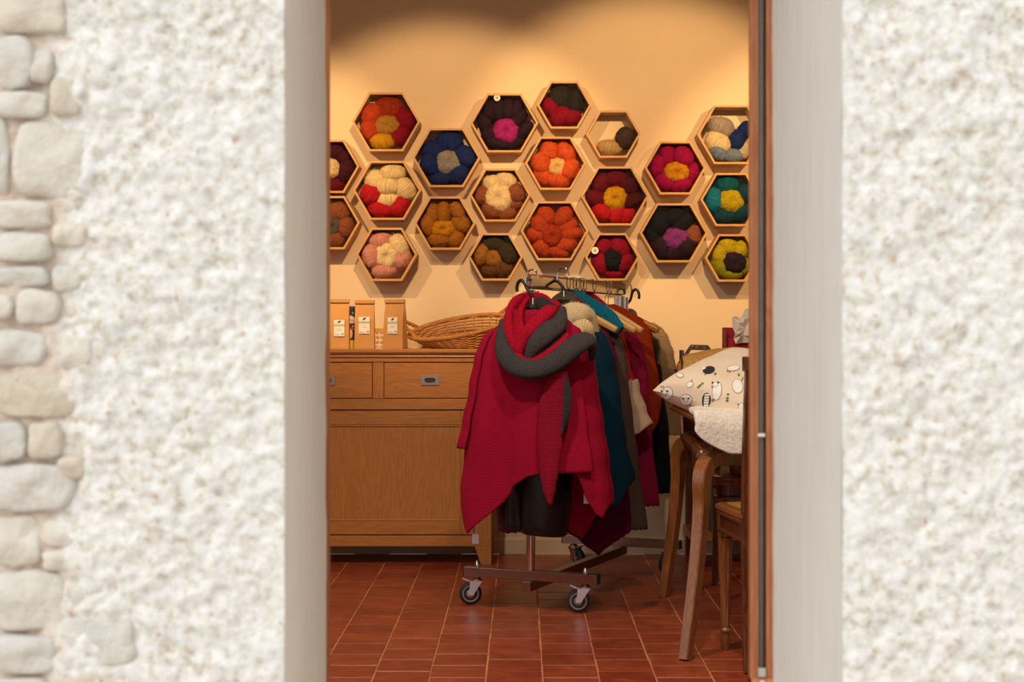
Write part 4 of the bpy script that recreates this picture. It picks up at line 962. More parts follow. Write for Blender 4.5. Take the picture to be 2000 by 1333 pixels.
def ribbon(path, w_, th, ref, n=18, sm=8, shape=2.2, twist=0.0, rib=0):
    """soft flat band: path pts, half widths, half thickness, ref = outward direction(s)"""
    P_ = catmull(path, sm); N = len(P_); mb = MB(); vs = []; uvs = []; Ln = 0
    ws = [x for x in catmull([(a, b, 0) for a, b in zip(w_, th)], sm)]
    refs = catmull(ref, sm) if isinstance(ref[0], (tuple, Vector, list)) else [Vector(ref)] * N
    for i in range(N):
        t_ = (P_[min(i + 1, N - 1)] - P_[max(i - 1, 0)]).normalized(); r_ = refs[i]; nn = (r_ - t_ * r_.dot(t_)).normalized(); bb = t_.cross(nn)
        if i: Ln += (P_[i] - P_[i - 1]).length
        for k in range(n):
            a = 2 * math.pi * k / n; ca, sa = math.cos(a), math.sin(a)
            d = bb * ws[i][0] * math.copysign(abs(ca) ** (2 / shape), ca) + nn * ws[i][1] * math.copysign(abs(sa) ** (2 / shape), sa)
            p = P_[i] + d; p += nn * 0.004 * noise.noise(p * 18); vs.append(p); uvs.append((a / 6.283 * ws[i][0] * 4.2, Ln))
    fs = [(i * n + k, i * n + (k + 1) % n, (i + 1) * n + (k + 1) % n, (i + 1) * n + k) for i in range(N - 1) for k in range(n)]
    fs += [tuple(range(n - 1, -1, -1)), tuple((N - 1) * n + k for k in range(n))]
    mb.add(vs, fs, uvs); return mb
def Lp(px, py, t, base): p = L(px, py, t); return Vector((p.x, p.y - base, p.z))
OUT = (0, -1, 0.25)
sc = thing('scarf', 'grey and red double sided knitted scarf wrapped over the crimson poncho', 'scarf', loc2w(0, T1, 0), RA)
def sband(name, mat, pts, ws, ths, ref=OUT, **kw):
    path = [Lp(x, y, T1 - d, T1) for x, y, d in pts]
    mm = ribbon(path, [q / 545 for q in ws], [q / 545 for q in ths], ref, **kw)
    return mm.build(name, K[mat], sc, smooth=True)
# collar standing round the neck
sband('collar_fold', 'scarfred', [(1078, 596, -0.02), (1060, 583, -0.06), (1030, 582, -0.05), (1006, 594, 0.0), (993, 622, 0.06), (994, 655, 0.11), (1010, 690, 0.14)], [8, 9, 11, 13, 14, 13, 10], [7, 8, 8, 9, 9, 9, 8], ref=[(0.5, 0.6, .2), (0.1, 1, .2), (-.6, .8, .2), (-1, 0, .2), (-.8, -.6, .2), (-.5, -.9, .2), (-.3, -1, .2)])
sband('collar_fold', 'scarfred', [(1030, 588, 0.0), (1018, 604, 0.06), (1012, 630, 0.09), (1014, 658, 0.12), (1018, 690, 0.14)], [12, 13, 15, 14, 10], [5, 6, 7, 7, 6], ref=[(-.8, -.5, .2), (-.7, -.6, .2), (-.5, -.8, .2), (-.3, -1, .2), (0, -1, .2)])
sband('inner_wrap', 'charcoal', [(1052, 588, 0.01), (1062, 596, 0.05), (1078, 606, 0.08)], [9, 13, 12], [6, 7, 6])
sband('upper_wrap', 'scarfred', [(1083, 594, 0.03), (1070, 610, 0.09), (1048, 632, 0.13), (1026, 657, 0.15), (1012, 690, 0.155), (1018, 712, 0.15)], [12, 15, 14, 13, 11, 7], [8, 10, 10, 10, 9, 6])
sband('grey_wrap', 'grey', [(1096, 604, 0.03), (1088, 632, 0.10), (1068, 652, 0.14), (1046, 674, 0.165), (1032, 700, 0.165)], [10, 20, 21, 17, 9], [8, 11, 12, 12, 8])
sband('grey_wrap', 'charcoal', [(1092, 630, 0.06), (1080, 664, 0.12), (1058, 690, 0.15), (1036, 706, 0.155)], [14, 17, 14, 8], [7, 8, 8, 7])
sband('red_edge', 'scarfred', [(1000, 672, 0.13), (1012, 696, 0.165), (1034, 709, 0.18), (1062, 698, 0.18), (1092, 676, 0.17), (1110, 655, 0.14)], [6, 7, 8, 8, 8, 6], [6, 7, 8, 8, 8, 6])
# big lower loop
sband('outer_loop', 'grey', [(984, 628, 0.06), (979, 664, 0.12), (986, 694, 0.165), (1012, 718, 0.19), (1050, 722, 0.20), (1088, 705, 0.19), (1120, 678, 0.165), (1146, 664, 0.12), (1157, 676, 0.07), (1158, 700, 0.03)], [8, 14, 18, 19, 19, 20, 21, 19, 15, 9], [8, 11, 13, 13, 13, 13, 12, 11, 9, 6], ref=[(-.6, -.8, .2), (-.5, -1, .2), (-.3, -1, .3), (-.1, -1, .4), (0, -1, .4), (.1, -1, .4), (.2, -1, .5), (.4, -.8, .8), (.8, -.5, .5), (.9, -.4, .2)])
# hanging tail
tailL = [(748, 1066), (800, 1052), (860, 1050), (920, 1055), (955, 1060), (978, 1068), (986, 1074)]
tailR = [(748, 1108), (800, 1106), (860, 1098), (920, 1090), (955, 1084), (978, 1079), (986, 1077)]
def tailfn(u, v):
    y = 725 + (986 - 725) * v; xl, xr = smooth_interp(tailL, y), smooth_interp(tailR, y)
    p = Lp(xl + (xr - xl) * u, y, T1 - 0.172 - 0.012 * math.sin(u * 3.14) + 0.008 * math.sin(v * 5), T1); return p
mb = MB(); mb.grid(tailfn, 14, 60, uvfn=lambda u, v: (u * 0.09, v * 0.48)); mb.build('tail', K['redtail'], sc, smooth=True, solid=0.007)
def edgefn(u, v):
    y = 728 + (850 - 728) * v; x0 = 1100 + 2 * math.sin(v * 3); wd = 15 * math.sin(math.pi * min(1, 0.12 + v * 0.88)) ** 0.8
    return Lp(x0 + wd * u - v * 3, y, T1 - 0.180 + 0.02 * u, T1)
mb = MB(); mb.grid(edgefn, 6, 30, uvfn=lambda u, v: (u * 0.03, v * 0.22)); mb.build('tail_edge', K['grey'], sc, smooth=True, solid=0.006)

# teal poncho on second form, with cream cowl
tp = garment('poncho', 'dark teal knitted poncho hanging behind the crimson poncho', 'poncho', 0.22, 'teal', dep=[(0.2, 0.11), (0.6, 0.105), (0.9, 0.095), (1.03, 0.07), (1.1, 0.055)],
    sil=[(612, 1060, 1120), (630, 1045, 1152), (645, 1030, 1172), (665, 1020, 1186), (700, 1010, 1196), (780, 1000, 1208), (860, 990, 1220), (930, 985, 1236), (992, 985, 1240)],
    hemf=[(980, 930), (1100, 930), (1160, 930), (1185, 955), (1213, 992), (1228, 965), (1242, 938)], hemb=[(980, 930), (1242, 938)], fold=0.012, nf=4, seed=0.4)
mb = drape([(630, 1045, 1152), (645, 1030, 1172), (665, 1020, 1187), (700, 1010, 1195), (780, 1000, 1197), (860, 990, 1199), (880, 990, 1199)], [(980, 872), (1242, 872)], [(980, 872), (1242, 872)], 0.22, [(0.2, 0.125), (0.6, 0.12), (0.9, 0.108), (1.1, 0.07)], fold=0.005, nf=3, nu=40, nv=30, a0=0.80, a1=0.99, grow=0.03)
mb.build('sleeve', K['teal'], tp, smooth=True, solid=0.006)
cw = thing('cowl', 'cream knitted cowl on the second torso form', 'cowl', loc2w(0, 0.22, 0), RA)
def cband(name, mat, pts, ws, ths, ref=OUT):
    mm = ribbon([Lp(x, y, 0.22 - d, 0.22) for x, y, d in pts], [q / 530 for q in ws], [q / 530 for q in ths], ref); return mm.build(name, K[mat], cw, smooth=True)
cband('cowl_fold', 'cream', [(1094, 640, 0.10), (1102, 622, 0.12), (1118, 612, 0.115), (1138, 613, 0.10), (1153, 624, 0.06), (1163, 650, 0.03)], [22, 23, 22, 19, 14, 8], [9, 12, 13, 12, 10, 6])
cband('cowl_fold', 'cream', [(1110, 662, 0.11), (1124, 646, 0.125), (1140, 642, 0.115), (1148, 660, 0.09), (1150, 690, 0.08)], [18, 20, 19, 14, 7], [8, 10, 10, 9, 6])
# purple shawl
garment('shawl', 'purple mohair shawl with dark red pointed border hanging lowest', 'shawl', 0.37, 'purple', dep=DEP,
    sil=[(600, 1080, 1125), (625, 1060, 1165), (650, 1045, 1188), (700, 1030, 1202), (800, 1010, 1212), (900, 995, 1222), (1035, 976, 1231), (1080, 976, 1231)],
    hemf=[(974, 1036), (1000, 1040), (1060, 1036), (1110, 1036), (1132, 1046), (1150, 1064), (1171, 1082), (1190, 1066), (1232, 1040)], hemb=[(974, 1034), (1120, 1032), (1232, 1036)], fold=0.010, nf=6, seed=2.2)
garment('coat', 'taupe brown fine knit long coat on the rack', 'coat', 0.45, 'taupe', dep=DEP,
    sil=[(592, 1105, 1140), (612, 1090, 1172), (640, 1075, 1198), (670, 1065, 1216), (720, 1060, 1224), (820, 1050, 1234), (900, 1045, 1246), (1036, 1040, 1262)], hemf=[(1040, 1036), (1262, 1034)], hemb=[(1040, 1036), (1262, 1034)], fold=0.010, nf=6, seed=3.1)
cs = garment('shawl', 'coral red shawl with ivory corner panel on the rack', 'shawl', 0.53, 'coral', dep=DEP,
    sil=[(595, 1115, 1150), (625, 1100, 1190), (655, 1085, 1218), (700, 1075, 1228), (760, 1070, 1242), (800, 1065, 1256), (850, 1065, 1272)], hemf=[(1065, 800), (1225, 770), (1262, 800), (1272, 790)], hemb=[(1065, 800), (1272, 790)], fold=0.008, nf=5, seed=1.1)
mb = drape([(595, 1115, 1150), (625, 1100, 1190), (655, 1085, 1218), (700, 1075, 1229), (760, 1070, 1244), (800, 1065, 1258), (830, 1065, 1271), (850, 1065, 1273)], [(1065, 780), (1200, 790), (1232, 850), (1248, 846), (1272, 828)], [(1065, 780), (1272, 828)], 0.53, DEP, fold=0.004, nf=3, nu=50, nv=50, a0=0.80, a1=1.02, grow=0.04)
# keep only the lower, ivory part of that panel
keep = [f for f in mb.f if sum(mb.v[i].z for i in f) / 4 < L(1235, 742 + 0, 0.53).z]
mb.f = keep; mb.mi = [0] * len(keep)
o = mb.build('ivory_panel', K['ivory'], cs, smooth=True, solid=0.006); o['label'] = 'ivory flecked corner panel'
garment('dress', 'raspberry knitted dress on the rack', 'dress', 0.64, 'raspberry', dep=DEP,
    sil=[(600, 1130, 1170), (625, 1115, 1215), (650, 1105, 1240), (680, 1095, 1255), (740, 1090, 1264), (850, 1085, 1272), (990, 1080, 1286)], hemf=[(1080, 988), (1286, 988)], hemb=[(1080, 988), (1286, 988)], fold=0.010, nf=6, seed=0.2)
garment('sweater', 'rust orange flecked sweater on a varnished hanger', 'sweater', 0.80, 'rustorange', dep=DEP,
    sil=[(596, 1160, 1200), (612, 1150, 1232), (628, 1140, 1258), (645, 1135, 1270), (690, 1130, 1276), (740, 1125, 1284), (785, 1125, 1291), (815, 1125, 1287), (850, 1125, 1276)], hemf=[(1125, 846), (1262, 848), (1276, 840), (1291, 800)], hemb=[(1125, 840), (1291, 800)], fold=0.008, nf=5, seed=5)
garment('jacket', 'black knitted jacket on the torso form at the wall end', 'jacket', 1.06, 'black', dep=[(0.2, 0.108), (0.9, 0.103), (1.02, 0.08), (1.08, 0.05)],
    sil=[(616, 1200, 1238), (628, 1190, 1250), (645, 1178, 1266), (665, 1170, 1276), (740, 1160, 1290), (850, 1150, 1303), (962, 1145, 1313)], hemf=[(1145, 962), (1313, 962)], hemb=[(1145, 962), (1313, 962)], fold=0.008, nf=5, seed=6)
garment('cardigan', 'fuzzy beige cardigan last on the rack by the wall', 'cardigan', 1.19, 'fuzzbeige', dep=[(0.2, 0.05), (0.9, 0.045), (1.02, 0.04), (1.08, 0.02)],
    sil=[(632, 1225, 1275), (642, 1215, 1292), (660, 1205, 1304), (690, 1200, 1315), (740, 1195, 1324), (850, 1190, 1330)], hemf=[(1190, 850), (1330, 850)], hemb=[(1190, 850), (1330, 850)], fold=0.006, nf=5, seed=7)

# hangers: wire hook + wooden arms
def hanger(t, mat, label, hookr=0.021, drop=0.115, half=0.21, fall=0.085):
    root = thing('clothes_hanger', label, 'hanger', loc2w(0, t, 0), RA, 'hangers on the rack rail')
    zt = 1.2285; r = hookr
    pts = [(-r * 0.9, 0, zt - 0.028)] + [(r * math.cos(a), 0, zt - r + 0.002 + r * math.sin(a)) for a in [math.pi - k * math.pi / 6 for k in range(7)]] + [(r * 0.85, 0, zt - 0.040), (0.003, 0, zt - 0.062), (0, 0, zt - 0.085), (0, 0, zt - drop)]
    tubeb('hook', catmull(pts, 4), 0.0019, 'chrome', root, 7)
    mb = MB(); n = 24
    for s in (-1, 1):
        path = []
        for i in range(n + 1):
            q = i / n; path.append(Vector((s * half * q, 0, zt - drop + 0.004 - fall * (q ** 1.25))))
        mb.tube(path, [0.013 + 0.003 * math.sin(3.14 * i / n) for i in range(n + 1)], 10, flat=1.0, ref=(0, 0, 1))
    for v in mb.v: v.y *= 0.5
    mb.build('arms', M[mat], root, smooth=True)
    return root
HT = [(0.35, 'hangerwood', 'hanger nearest the cream cowl, mostly covered'), (0.42, 'hangerwood', 'pale wooden hanger with bare tip under the teal sash'), (0.45, 'hangerwood', 'hanger of the taupe coat, only its hook showing'), (0.50, 'hangerwood', 'pale wooden hanger with bare tip under the flecked sash'), (0.53, 'hangerwood', 'hanger of the coral shawl, only its hook showing'),
      (0.64, 'hangerwood', 'hanger under the red sash, hook standing apart'), (0.80, 'hangerorange', 'varnished orange wooden hanger holding the rust sweater'), (0.84, 'hangerwood', 'third wire hook from the wall end of the rail'), (1.19, 'hangerwood', 'hanger of the beige cardigan at the wall end')]
for t_, mt, lb in HT[:-1]:
    hanger(t_, mt, lb, half=0.262 if 'bare tip' in lb else (0.21 if t_ != 0.80 else 0.235), drop=0.085 if 'bare tip' in lb else 0.12, fall=0.128 if 'bare tip' in lb else 0.09)
def sash(label, mat, t, pts, group='knits draped over the hangers'):
    path = [Lp(x, y, t, t) for x, y, h in pts]
    mm = ribbon(path, [0.020] * len(pts), [h / 505 for _, _, h in pts], (0, 0, 1), shape=2.6)
    o = mm.build('knitted_sash', K[mat], None, smooth=True); o.location = loc2w(0, t, 0); o.rotation_euler = (0, 0, RA)
    return tag(o, label, 'sash', group)
sash('ivory flecked knit draped just behind the second neck cap', 'speckwhite', 0.335, [(1092, 577, 4), (1104, 583, 9), (1116, 596, 11), (1124, 610, 9)])
sash('short crimson knit strip between ivory and teal knits', 'sashred', 0.375, [(1098, 572, 4), (1110, 577, 7), (1124, 590, 9), (1140, 606, 9)])
sash('bright teal fluffy knit strip over a pale wooden hanger', 'sashteal', 0.42, [(1108, 569, 5), (1122, 576, 10), (1142, 590, 15), (1165, 607, 18), (1190, 627, 19), (1212, 645, 13)])
sash('mint green knit strip peeping out behind the teal one', 'mint', 0.475, [(1150, 590, 6), (1165, 600, 9), (1180, 611, 12), (1192, 621, 10)])
sash('white flecked knit end on the second bare hanger tip', 'speckwhite', 0.50, [(1180, 614, 6), (1192, 622, 9), (1206, 631, 9), (1213, 636, 8)])
sash('crimson knit strip sloping down to the varnished hanger', 'sashred', 0.64, [(1145, 573, 4), (1155, 579, 7), (1168, 590, 8), (1184, 604, 8), (1196, 622, 7)])
# price tags
def price_tag(px, py, t, w_, h_, slen, label, rz=0):
    p = L(px, py, t); root = thing('price_tag', label, 'tag', loc2w(p.x, t, p.z), 0.0, 'white price tags on the garments')
    W, H_ = w_ / 540, h_ / 540
    poly = [(-W / 2, -H_), (W / 2, -H_), (W / 2, -0.15 * H_), (W * 0.28, 0), (-W * 0.28, 0), (-W / 2, -0.15 * H_)]
    MB().prism(poly, lambda a, b, q: (a, q, b), -0.0006, 0.0006).build('tag_card', M['tagcard'], root)
    mb = MB(); mb.lathe([(0.0016, 0), (0.0016, 0.0004)], 10, Matrix.Translation((0, -0.0006, -0.1 * H_)) @ Matrix.Rotation(R(90), 4, 'X')); mb.build('eyelet', M['ink'], root)
    tubeb('string', [(0, -0.001, -0.1 * H_), (0.0015, -0.001, slen * 0.5 / 540), (0, -0.001, slen / 540)], 0.0011, 'paper', root, 5)
price_tag(928.5, 1043, T1 - 0.02, 13, 20, 45, 'white price tag hanging on a long string by the sideboard')
price_tag(1145.5, 962, T1 + 0.02, 11, 22, 16, 'white price tag inside the open right hem of the crimson poncho')
price_tag(1015, 1028, 0.28, 13, 13, 10, 'white price tag half hidden under the black form')

# short loose mohair fibres standing off the knits
def fuzz(o, n, ln=0.011, wd=0.00045):
    me = o.data; rnd = random.Random(len(me.polygons)); mb = MB(); F_ = me.polygons; V_ = me.vertices
    ar = [f.area for f in F_]
    for f in rnd.choices(list(F_), ar, k=n):
        a, b, c = (V_[f.vertices[k]].co for k in (0, 1, 2)); q, w_ = rnd.random(), rnd.random()
        p = a + (b - a) * q + (c - b) * w_; nn = f.normal * rnd.choice((1, -1)) if o.modifiers.get('thick') else f.normal
        t_ = (b - a).normalized() * rnd.uniform(-1, 1) + (c - b).normalized() * rnd.uniform(-1, 1)
        if t_.length < 1e-4: continue
        t_.normalize(); L_ = ln * rnd.uniform(0.5, 1.3); s_ = t_.cross(nn).normalized() * wd
        p1 = p + nn * L_ * 0.55 + t_ * L_ * 0.3; p2 = p + nn * L_ * 0.7 + t_ * L_ * 0.9
        mb.add([p - s_, p + s_, p1 + s_ * 0.8, p1 - s_ * 0.8, p2], [(0, 1, 2, 3), (3, 2, 4)], [(0.1, 0.1)] * 5)
    par = o.parent if (o.parent and o.parent.parent is None) and False else o
    h = link('stray_fibres', mb.mesh('stray_fibres', True, recalc=False), o.data.materials[0], o); h['kind'] = 'stuff'
for o in list(COL.objects):
    if o.type != 'MESH': continue
    root = o
    while root.parent: root = root.parent
    c_ = root.get('category')
    if c_ in ('scarf', 'cowl') and 'fibres' not in o.name: fuzz(o, 700, 0.008)
    elif c_ == 'sash': fuzz(o, 500, 0.009)
    elif c_ in ('poncho', 'shawl', 'coat', 'dress', 'sweater', 'jacket') and o is root: fuzz(o, 3500, 0.006)
    elif c_ == 'cardigan' and o is root: fuzz(o, 5000, 0.016)
# ------------------------------------------------------------------ table with bent legs
TZ = 0.735; TX0, TY0, TY1, TX1 = 0.582, 4.90, 6.04, 1.75
tb = thing('table', 'walnut table with moulded top and bent wooden legs', 'table', (0, 0, 0))
mb = MB()
mprof = [(0.0, 0.0), (-0.004, -0.004), (-0.002, -0.010), (-0.012, -0.014), (-0.016, -0.022), (-0.006, -0.028), (0.004, -0.030)]   # outwards negative
rings = []
for o_, dz in [(0.0, 0.0)] + mprof[1:]:
    rings.append([(TX0 + 0.016 + o_, TY0 + 0.016 + o_, TZ + dz), (TX1 - 0.016 - o_, TY0 + 0.016 + o_, TZ + dz), (TX1 - 0.016 - o_, TY1 - 0.016 - o_, TZ + dz), (TX0 + 0.016 + o_, TY1 - 0.016 - o_, TZ + dz)])
vs = [p for r in rings for p in r]; fs = [(0, 1, 2, 3)]
for j in range(len(rings) - 1):
    for k in range(4): fs.append((j * 4 + k, j * 4 + (k + 1) % 4, (j + 1) * 4 + (k + 1) % 4, (j + 1) * 4 + k))
fs.append(tuple(4 * (len(rings) - 1) + k for k in range(4)))
mb.add(vs, fs); mb.build('top', M['walnut_y'], tb)
AX = TX0 + 0.05
def apron(pts, fn, h0, h1): MB().prism(pts, fn, h0, h1).build('apron', M['walnut_y'], tb, bevel=0.003)
def scal(a0, a1, zt, zb, n=24):
    low = [(a0 + (a1 - a0) * k / n, zb + 0.020 * (1 - math.cos(4 * math.pi * k / n)) * 0.5) for k in range(n + 1)]
    return low + [(a1, zt), (a0, zt)]
apron(scal(TY0 + 0.05, TY1 - 0.05, TZ - 0.03, 0.625), lambda a, b, h: (h, a, b), AX, AX + 0.022)
apron(scal(TX0 + 0.05, TX1 - 0.05, TZ - 0.03, 0.640), lambda a, b, h: (a, h, b), TY0 + 0.05, TY0 + 0.072)
apron(scal(TX0 + 0.05, TX1 - 0.05, TZ - 0.03, 0.640), lambda a, b, h: (a, h, b), TY1 - 0.072, TY1 - 0.05)
# rounded scroll rail under the left apron
mb = MB(); mb.tube(catmull([(0.628, 5.90, 0.612), (0.612, 5.6, 0.618), (0.600, 5.3, 0.622), (0.590, 5.06, 0.618), (0.588, 4.93, 0.610)], 6), [0.018, 0.02, 0.021, 0.021, 0.022, 0.022, 0.022, 0.022, 0.022, 0.022, 0.022, 0.022, 0.022, 0.022, 0.023, 0.024, 0.024, 0.025, 0.026, 0.028, 0.028, 0.028, 0.028, 0.028, 0.026][:25], 14)
mb.build('scroll_rail', M['walnut_y'], tb, smooth=True)
def bentleg(foot, kneexy, inward, w0, w1, mat):
    """square-section leg: foot -> knee at z .60 -> bends over inwards"""
    f = Vector((foot[0], foot[1], 0)); k = Vector((kneexy[0], kneexy[1], 0)); iv = Vector((inward[0], inward[1], 0)).normalized()
    ctrl = [f, f.lerp(k, 0.42) + Vector((0, 0, 0.16)), f.lerp(k, 0.78) + Vector((0, 0, 0.32)), f.lerp(k, 0.99) + Vector((0, 0, 0.46)), k + Vector((0, 0, 0.535)), k + iv * 0.020 + Vector((0, 0, 0.585)), k + iv * 0.065 + Vector((0, 0, 0.606)), k + iv * 0.13 + Vector((0, 0, 0.604))]
    path = catmull(ctrl, 7); N = len(path); side = Vector((-iv.y, iv.x, 0)); vs = []
    for i, p in enumerate(path):
        t_ = (path[min(i + 1, N - 1)] - path[max(i - 1, 0)]).normalized(); nn = side.cross(t_).normalized(); q = i / (N - 1)
        wd = w0 + (w1 - w0) * min(1, q * 1.5); b = 0.18
        for a, c in ((-1 + b, -1), (1 - b, -1), (1, -1 + b), (1, 1 - b), (1 - b, 1), (-1 + b, 1), (-1, 1 - b), (-1, -1 + b)): vs.append(p + side * a * wd / 2 + nn * c * wd / 2)
    vs = [Vector((v.x, v.y, max(v.z, 0.0))) for v in vs]
    n = 8; fs = [(i * n + k_, i * n + (k_ + 1) % n, (i + 1) * n + (k_ + 1) % n, (i + 1) * n + k_) for i in range(N - 1) for k_ in range(n)] + [tuple(range(n)), tuple((N - 1) * n + k_ for k_ in range(n))]
    mb = MB(); mb.add(vs, fs); return mb.build('leg', M[mat], tb, smooth=True, auto=32)
bentleg((0.505, 4.735), (0.572, 4.875), (0.62, 0.70), 0.033, 0.049, 'beech')
bentleg((0.545, 5.885), (0.598, 5.86), (0.72, -0.62), 0.033, 0.049, 'beech')
bentleg((1.83, 4.76), (1.77, 4.82), (-0.7, 0.7), 0.033, 0.049, 'beech')
bentleg((1.83, 6.18), (1.77, 6.12), (-0.7, -0.7), 0.033, 0.049, 'beech')

# ------------------------------------------------------------------ fleece, sheep pillow
mb = MB()
def flfn(u, v):
    # drapes over the near edge of the table, rounded lower corner
    x0 = 0.548; x = x0 + 0.40 * u
    s = v * 0.30
    drop = 0.108 * (min(1, (u + 0.02) / 0.30) ** 0.42)
    if s < 0.14: y, z = TY0 + 0.13 - s, TZ + 0.022 + 0.010 * noise.noise(Vector((x * 9, s * 9, 1)))
    else:
        q = (s - 0.14) / 0.16; a = min(1, q * 2.4) * math.pi / 2
        y = TY0 - 0.010 - 0.034 * math.sin(a); z = TZ + 0.022 - 0.022 * (1 - math.cos(a)) - drop * max(0, q - 0.05) / 0.95
    return Vector((x + 0.004 * noise.noise(Vector((v * 5, u * 4, 2))), y + 0.006 * noise.noise(Vector((x * 12, z * 12, 5))), z))
mb.grid(flfn, 40, 40); fo = mb.build('fleece_throw', M['fleece'], None, smooth=True, solid=0.022, sub=1)
tag(fo, 'white woolly fleece hanging over the near edge of the walnut table', 'fleece')
# pillow
PC = Vector((0.752, 5.11, 0.830)); TAU = R(21)
PM = Matrix.Translation(PC) @ Matrix.Rotation(R(-2), 4, 'Y') @ Matrix.Rotation(TAU, 4, 'X')
HDg = 0.315; PTH = 0.080
def pil(a, b, sgn):
    # a,b in [-1,1] square, rotated 45 deg so a corner points left; pinched corners
    x = (a + b) / 2; y = (b - a) / 2
    pin = 1 - 0.10 * (1 - abs(a) ** 2) * (abs(b) ** 6) - 0.10 * (1 - abs(b) ** 2) * (abs(a) ** 6)
    h = PTH * (max(0, 1 - abs(a) ** 2.6) * max(0, 1 - abs(b) ** 2.6)) ** 0.35
    h *= 1 + 0.10 * noise.noise(Vector((a * 2.2, b * 2.2, 3)))
    return Vector((x * HDg * pin, y * HDg * pin, sgn * h))
mb = MB()
for sgn in (1, -1): mb.grid(lambda u, v: PM @ pil(-1 + 2 * u, -1 + 2 * v, sgn), 40, 40, mi=0)
pm_me = mb
po_ = mb.build('pillow', M['pillow'], None, smooth=True); tag(po_, 'cream cotton cushion printed with cartoon sheep on the walnut table', 'cushion')
bvh = BVHTree.FromPolygons([tuple(v) for v in pm_me.v], pm_me.f)
CAMP = Vector((0, 0, EYE))
def onpil(px, py, off=0.0008):
    d = (P(px, py, 5.0) - CAMP).normalized(); r = bvh.ray_cast(CAMP, d)
    if r[0] is None: return None
    n = r[1]
    if n.dot(d) > 0: n = -n
    return r[0] + n * off
def patch(name, mat, poly, parent, off=0.0008):
    c = (sum(p[0] for p in poly) / len(poly), sum(p[1] for p in poly) / len(poly))
    ring = [onpil(x, y, off) for x, y in poly]; mid = [onpil((x + c[0]) / 2, (y + c[1]) / 2, off) for x, y in poly]; cc = onpil(*c, off)
    if cc is None or any(p is None for p in ring + mid): return None
    n = len(poly); mb = MB(); mb.add(ring + mid + [cc], [(k, (k + 1) % n, n + (k + 1) % n, n + k) for k in range(n)] + [(n + k, n + (k + 1) % n, 2 * n) for k in range(n)])
    return mb.build(name, M[mat], parent, smooth=True)
def blob(cx, cy, rx, ry, rot=0, n=30, sc=0.07, bumps=10):
    out = []
    for k in range(n):
        a = 2 * math.pi * k / n; q = 1 + sc * abs(math.sin(bumps * a / 2)); x, y = rx * q * math.cos(a), ry * q * math.sin(a); c, s = math.cos(R(rot)), math.sin(R(rot))
        out.append((cx + x * c - y * s, cy + x * s + y * c))
    return out
def stroke(x0, y0, x1, y1, w_):
    dx, dy = x1 - x0, y1 - y0; l = math.hypot(dx, dy); nx, ny = -dy / l * w_, dx / l * w_; return [(x0 + nx, y0 + ny), (x1 + nx, y1 + ny), (x1 - nx, y1 - ny), (x0 - nx, y0 - ny)]
def sheep(cx, cy, rx, ry, rot=0, body='sheepwhite', face=(0, 0), legs=()):
    root_ = patch('printed_sheep', 'sheepblack', blob(cx, cy, rx + 0.8, ry + 0.8, rot), po_, 0.0006)
    if not root_: return
    patch('wool', body, blob(cx, cy, rx, ry, rot), root_, 0.0011)
    if face != (0, 0):
        fx, fy = cx + face[0], cy + face[1]
        patch('face', 'sheepblack', blob(fx, fy, 4.6, 5.4, 0, 14, 0), root_, 0.0013); patch('face', 'sheepwhite', blob(fx, fy, 4.0, 4.8, 0, 14, 0), root_, 0.0016)
        for s in (-1, 1): patch('ear', 'sheepblack', blob(fx + s * 5.6, fy - 3.5, 2.0, 1.6, 0, 10, 0), root_, 0.0018)
    for a, b, c, d in legs: patch('leg', 'sheepbrown', stroke(cx + a, cy + b, cx + c, cy + d, 0.9), root_, 0.0007)
sheep(1303.5, 768, 9.8, 11.5, 10, face=(-5, 0), legs=[(-9, -8, -13, -13), (-6, -9, -9, -14)])
sheep(1340, 781, 10.8, 9.5, 0, face=(0, 1), legs=[(0, 9, 2, 14), (6, 9, 10, 13)])
sheep(1384.5, 723.5, 10.8, 6.6, -12, body='sheepblack', legs=[(-4, 5, -8, 10)])
patch('printed_face', 'sheepwhite', blob(1374.5, 720, 4, 2.6, -15, 12, 0), po_, 0.0014)
sheep(1432.5, 719.5, 11.5, 5.2, -8, legs=[(-8, 3, -13, 7), (-4, 4, -9, 9)])
sheep(1400.5, 764, 8.2, 17.0, 6, face=(-3, -12), legs=[(-7, -6, -11, -10), (-6, -3, -10, -7), (-5, 16, -9, 22), (-8, 15, -11, 20)])
sheep(1440.5, 755, 9.5, 13.0, -12, legs=[(8, -10, 11, -18)])
sheep(1347.5, 752, 6.3, 4.6, -30, legs=[(2, -5, 5, -10)])
sheep(1328, 733.5, 6.5, 4, 15)
sheep(1448, 796, 5.0, 7.5, 0, legs=[(-5, -4, -7, -7)])
sheep(1417, 809.5, 8.5, 3.0, 10, legs=[(6, -2, 10, -7)])
for bx_, by_, an in ((1364, 757, -25), (1367.5, 753.5, -25), (1372, 750, -25), (1397, 731, -50), (1422, 771, 10), (1421, 778, 0), (1420.5, 783, 20), (1443, 733, 60)):
    patch('printed_leaf', 'sheepgreen', blob(bx_, by_, 2.6, 1.9, an, 10, 0.2, 4), po_, 0.0009)
for k in range(5): patch('printed_bone', 'sheepwhite', stroke(1375, 772 + k * 5, 1386 - k * 0.5, 771.5 + k * 5, 1.9), po_, 0.0012)
patch('printed_bone', 'sheepblack', blob(1380, 782, 8.2, 13.5, 4, 22, 0.1, 8), po_, 0.0008)
patch('printed_bone', 'sheepblack', stroke(1373, 795, 1376, 770, 1.0), po_, 0.0014)

